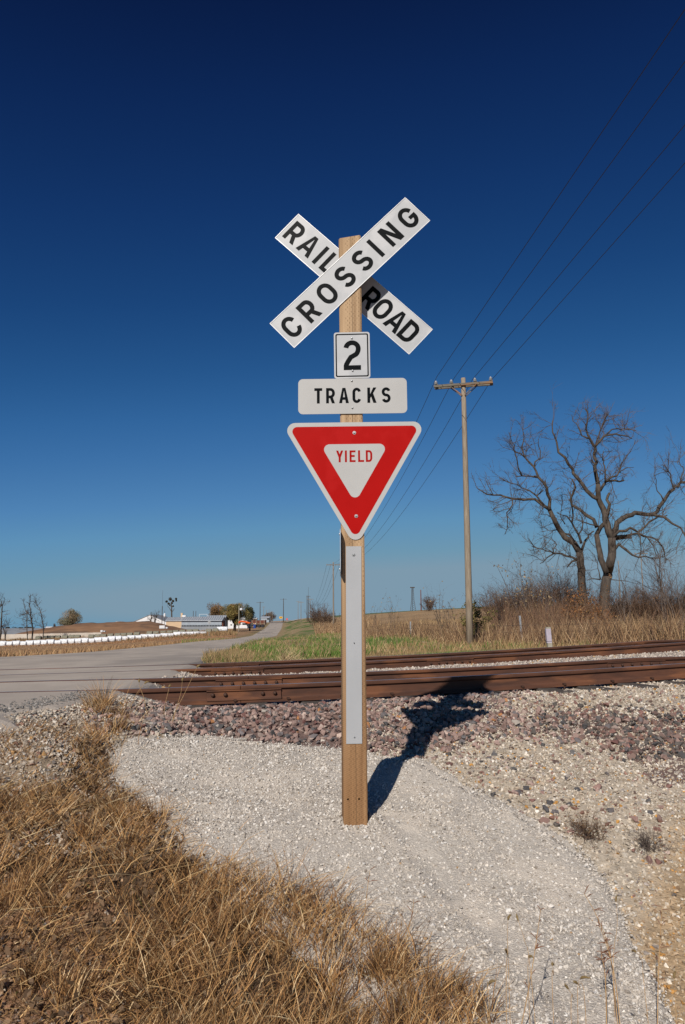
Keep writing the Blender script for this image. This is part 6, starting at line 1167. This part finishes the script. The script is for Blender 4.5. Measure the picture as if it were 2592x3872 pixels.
# tumble tufts on the right
for i, (px_, py_, h_, w_, c_, lab) in enumerate(((2215, 3170, .17, .17, 'reddry', 'rusty brown dried weed tuft at the edge of the mound'), (2455, 3215, .19, .20, 'twig', 'dark wiry dried weed tuft nearest the right edge'))):
    p = on_ground(px_, py_); rng = np.random.default_rng(400 + i); e = empty('weed_tuft', p, lab, 'weed'); n = 42; st = np.repeat(p[None], n, 0) + rng.normal(0, .02, (n, 3)) * [1, 1, 0]; di = rng.normal(0, .7, (n, 3)); di[:, 2] = abs(di[:, 2]) + .35
    P, Rd = grow(st, di, rng.uniform(.5, 1.1, n) * h_, 6, rng, np.full(n, .0016), .35, .05, .6); p2_, r2_ = spawn(P, Rd, 7 if i == 0 else 4, .4, rng, 4, .3, .05, .8, .0011); tree_obj(e, 'stems', tubes(P, Rd, 4), M['brush' if i == 0 else 'twig'], stuff=False); tree_obj(e, 'twigs', tubes(p2_, r2_, 3), M['brush' if i == 0 else 'twig'])
    if i == 0: q = p2_.reshape(-1, 3)[rng.integers(0, p2_.shape[0] * 4, 500)]; tree_obj(e, 'leaves', leaves(q, rng.uniform(.003, .007, 500), pick(rng, 500, [(1, (.20, .12, .06)), (1, (.14, .10, .05))]), rng), M['blade'], C=True)
# tall weeds, verge grass, field grass
def band(n, pxr, dr, hs, ws, tab, seed, filt=None, el=(1.0, 1.6), curl=(0, .6), k=4, pw=1.0):
    rng = np.random.default_rng(seed); px_ = rng.uniform(*pxr, n); d = dr[0] + (dr[1] - dr[0]) * rng.random(n) ** pw; x = (px_ - CX) / FPX * d * 1.01; z = g(x, d)
    kk = np.ones(n, bool) if filt is None else filt(x, d, rng); kk &= d > rail_y(3, x) + .55; kk &= ~((x > itp(LE, d) - .1) & (x < itp(RE, d) + .15)); x, d, z = x[kk], d[kk], z[kk]; n = len(x)
    hf = .55 + .9 * vnoise(x, d, 1.6, seed % 11); return blades(np.stack([x, d, z], 1), rng.uniform(*hs, n) * hf, rng.uniform(*ws, n), rng.uniform(0, 6.28, n), rng.uniform(*el, n), rng.uniform(*curl, n), pick(rng, n, tab), k, rng)
wfl = lambda x, d, r: (np.abs(d - dfence(x, d) + 1.5) < 1.8)
wf2 = lambda x, d, r: (d > dfence(x, d) - 1 + r.normal(0, .4, len(x))) & (d < dfence(x, d) + 7 - 5 * smooth(.27, .33, x / d))
WD = [(4, (.29, .175, .09)), (3.5, (.38, .25, .135)), (2.5, (.17, .10, .058)), (1.6, (.47, .34, .20)), (1.2, (.09, .058, .04))]
V, F, CC = join([band(90000, (1340, 2900), (29, 76), (.4, 1.15), (.015, .038), WD, 501, filt=wf2), band(30000, (1340, 2900), (28, 74), (.2, .55), (.012, .028), WD, 502, pw=.7, filt=wfl), band(24000, (1380, 2900), (30, 76), (.8, 1.5), (.012, .026), [(2, (.22, .13, .075)), (2, (.15, .09, .06))], 503, filt=wf2), band(10000, (1850, 2260), (42, 66), (.8, 2.2), (.02, .04), [(2, (.20, .11, .065)), (2, (.14, .085, .055)), (1, (.27, .17, .09))], 505, filt=lambda x, d, r: vnoise(x, d, 3.0, 5) > .45), band(12000, (1120, 1420), (110, 200), (.6, 1.6), (.04, .08), WD, 504, filt=lambda x, d, r: x > d * -.035 - 0), ])
o = raw('tall_weeds', V, F, M['blade'], C=CC); tag(o, 'band of tall dry brown weeds along the fence line beyond the tracks', 'weeds', kind='stuff')
GR = [(4, (.09, .165, .025)), (2, (.14, .19, .04)), (1.6, (.33, .24, .12)), (.8, (.44, .33, .18))]; ST = [(3, (.33, .225, .105)), (2, (.25, .165, .08)), (.8, (.42, .30, .16)), (1, (.15, .16, .05))]
gf = lambda x, d, r: vnoise(x, d, 2.2, 6) * .55 + vnoise(x, d, 7.0, 7) * .45 < .55
V, F, CC = join([band(34000, (500, 2700), (15, 30), (.04, .12), (.008, .016), GR, 511, gf), band(20000, (500, 2700), (15, 32), (.07, .19), (.008, .016), ST, 512, lambda x, d, r: (d < dfence(x, d)) & (~gf(x, d, r) | (r.random(len(x)) < .15) | (x - itp(RE, d) < 1.6))), band(26000, (700, 2000), (30, 110), (.12, .32), (.02, .05), GR, 513, lambda x, d, r: gf(x, d, r) & (d < dfence(x, d) + 60 * (x < 0)), pw=1.6), band(14000, (700, 2600), (30, 110), (.15, .4), (.02, .05), ST, 514, lambda x, d, r: ~gf(x, d, r), pw=1.5), band(9000, (560, 960), (15.5, 26), (.08, .24), (.009, .018), ST, 515, lambda x, d, r: (x - itp(RE, d) < 1.3) & (x > itp(RE, d)))])
o = raw('verge_grass', V, F, M['blade'], C=CC); tag(o, 'short green and straw grass on the verge beyond the tracks', 'grass', kind='stuff')
FD = [(3, (.38, .26, .13)), (2, (.31, .20, .10)), (1, (.46, .34, .18))]
V, F, CC = join([band(30000, (1380, 2900), (38, 130), (.25, .6), (.03, .07), FD, 521, pw=1.5, filt=lambda x, d, r: d > dfence(x, d) + 4), band(26000, (-300, 900), (22, 165), (.07, .24), (.02, .05), [(3, (.36, .215, .11)), (2, (.28, .165, .085)), (1, (.42, .28, .14))], 522, pw=1.6, filt=lambda x, d, r: x < itp(LE, d)), band(22000, (-200, 900), (186, 206), (.4, 1.1), (.08, .16), [(3, (.30, .175, .085)), (1, (.17, .15, .06)), (2, (.38, .25, .13))], 523), band(5000, (-200, 900), (158, 169), (.12, .4), (.05, .11), [(3, (.36, .20, .10)), (2, (.27, .15, .08))], 524), band(12000, (-200, 860), (176, 191), (.3, .9), (.05, .12), [(3, (.33, .20, .10)), (1, (.17, .15, .06)), (2, (.26, .15, .08))], 525)])
o = raw('field_grass', V, F, M['blade'], C=CC); tag(o, 'dry brown grass of the open fields on both sides', 'grass', kind='stuff')
# straw tuft in the ditch
for i, (px_, d_, h_) in enumerate(((1085, 24, .7), (1120, 19, .45))):
    f = foot(px_, d_); rng = np.random.default_rng(600 + i); n = 260; P = np.repeat(f[None], n, 0) + rng.normal(0, .12, (n, 3)) * [1, 1, 0]; V, F, CC = blades(P, rng.uniform(.4, 1.0, n) * h_, rng.uniform(.008, .016, n), rng.uniform(0, 6.28, n), rng.uniform(.5, 1.5, n), rng.uniform(.3, 1.6, n), pick(rng, n, [(2, (.50, .38, .22)), (1, (.40, .27, .14))]), 5, rng); o = raw('straw_tuft', V - f[None], F, M['blade'], C=CC); o.location = Vector(f.tolist()); tag(o, ('larger' if i == 0 else 'smaller') + ' pale straw tuft standing in the green ditch left of the sign post', 'grass tuft')
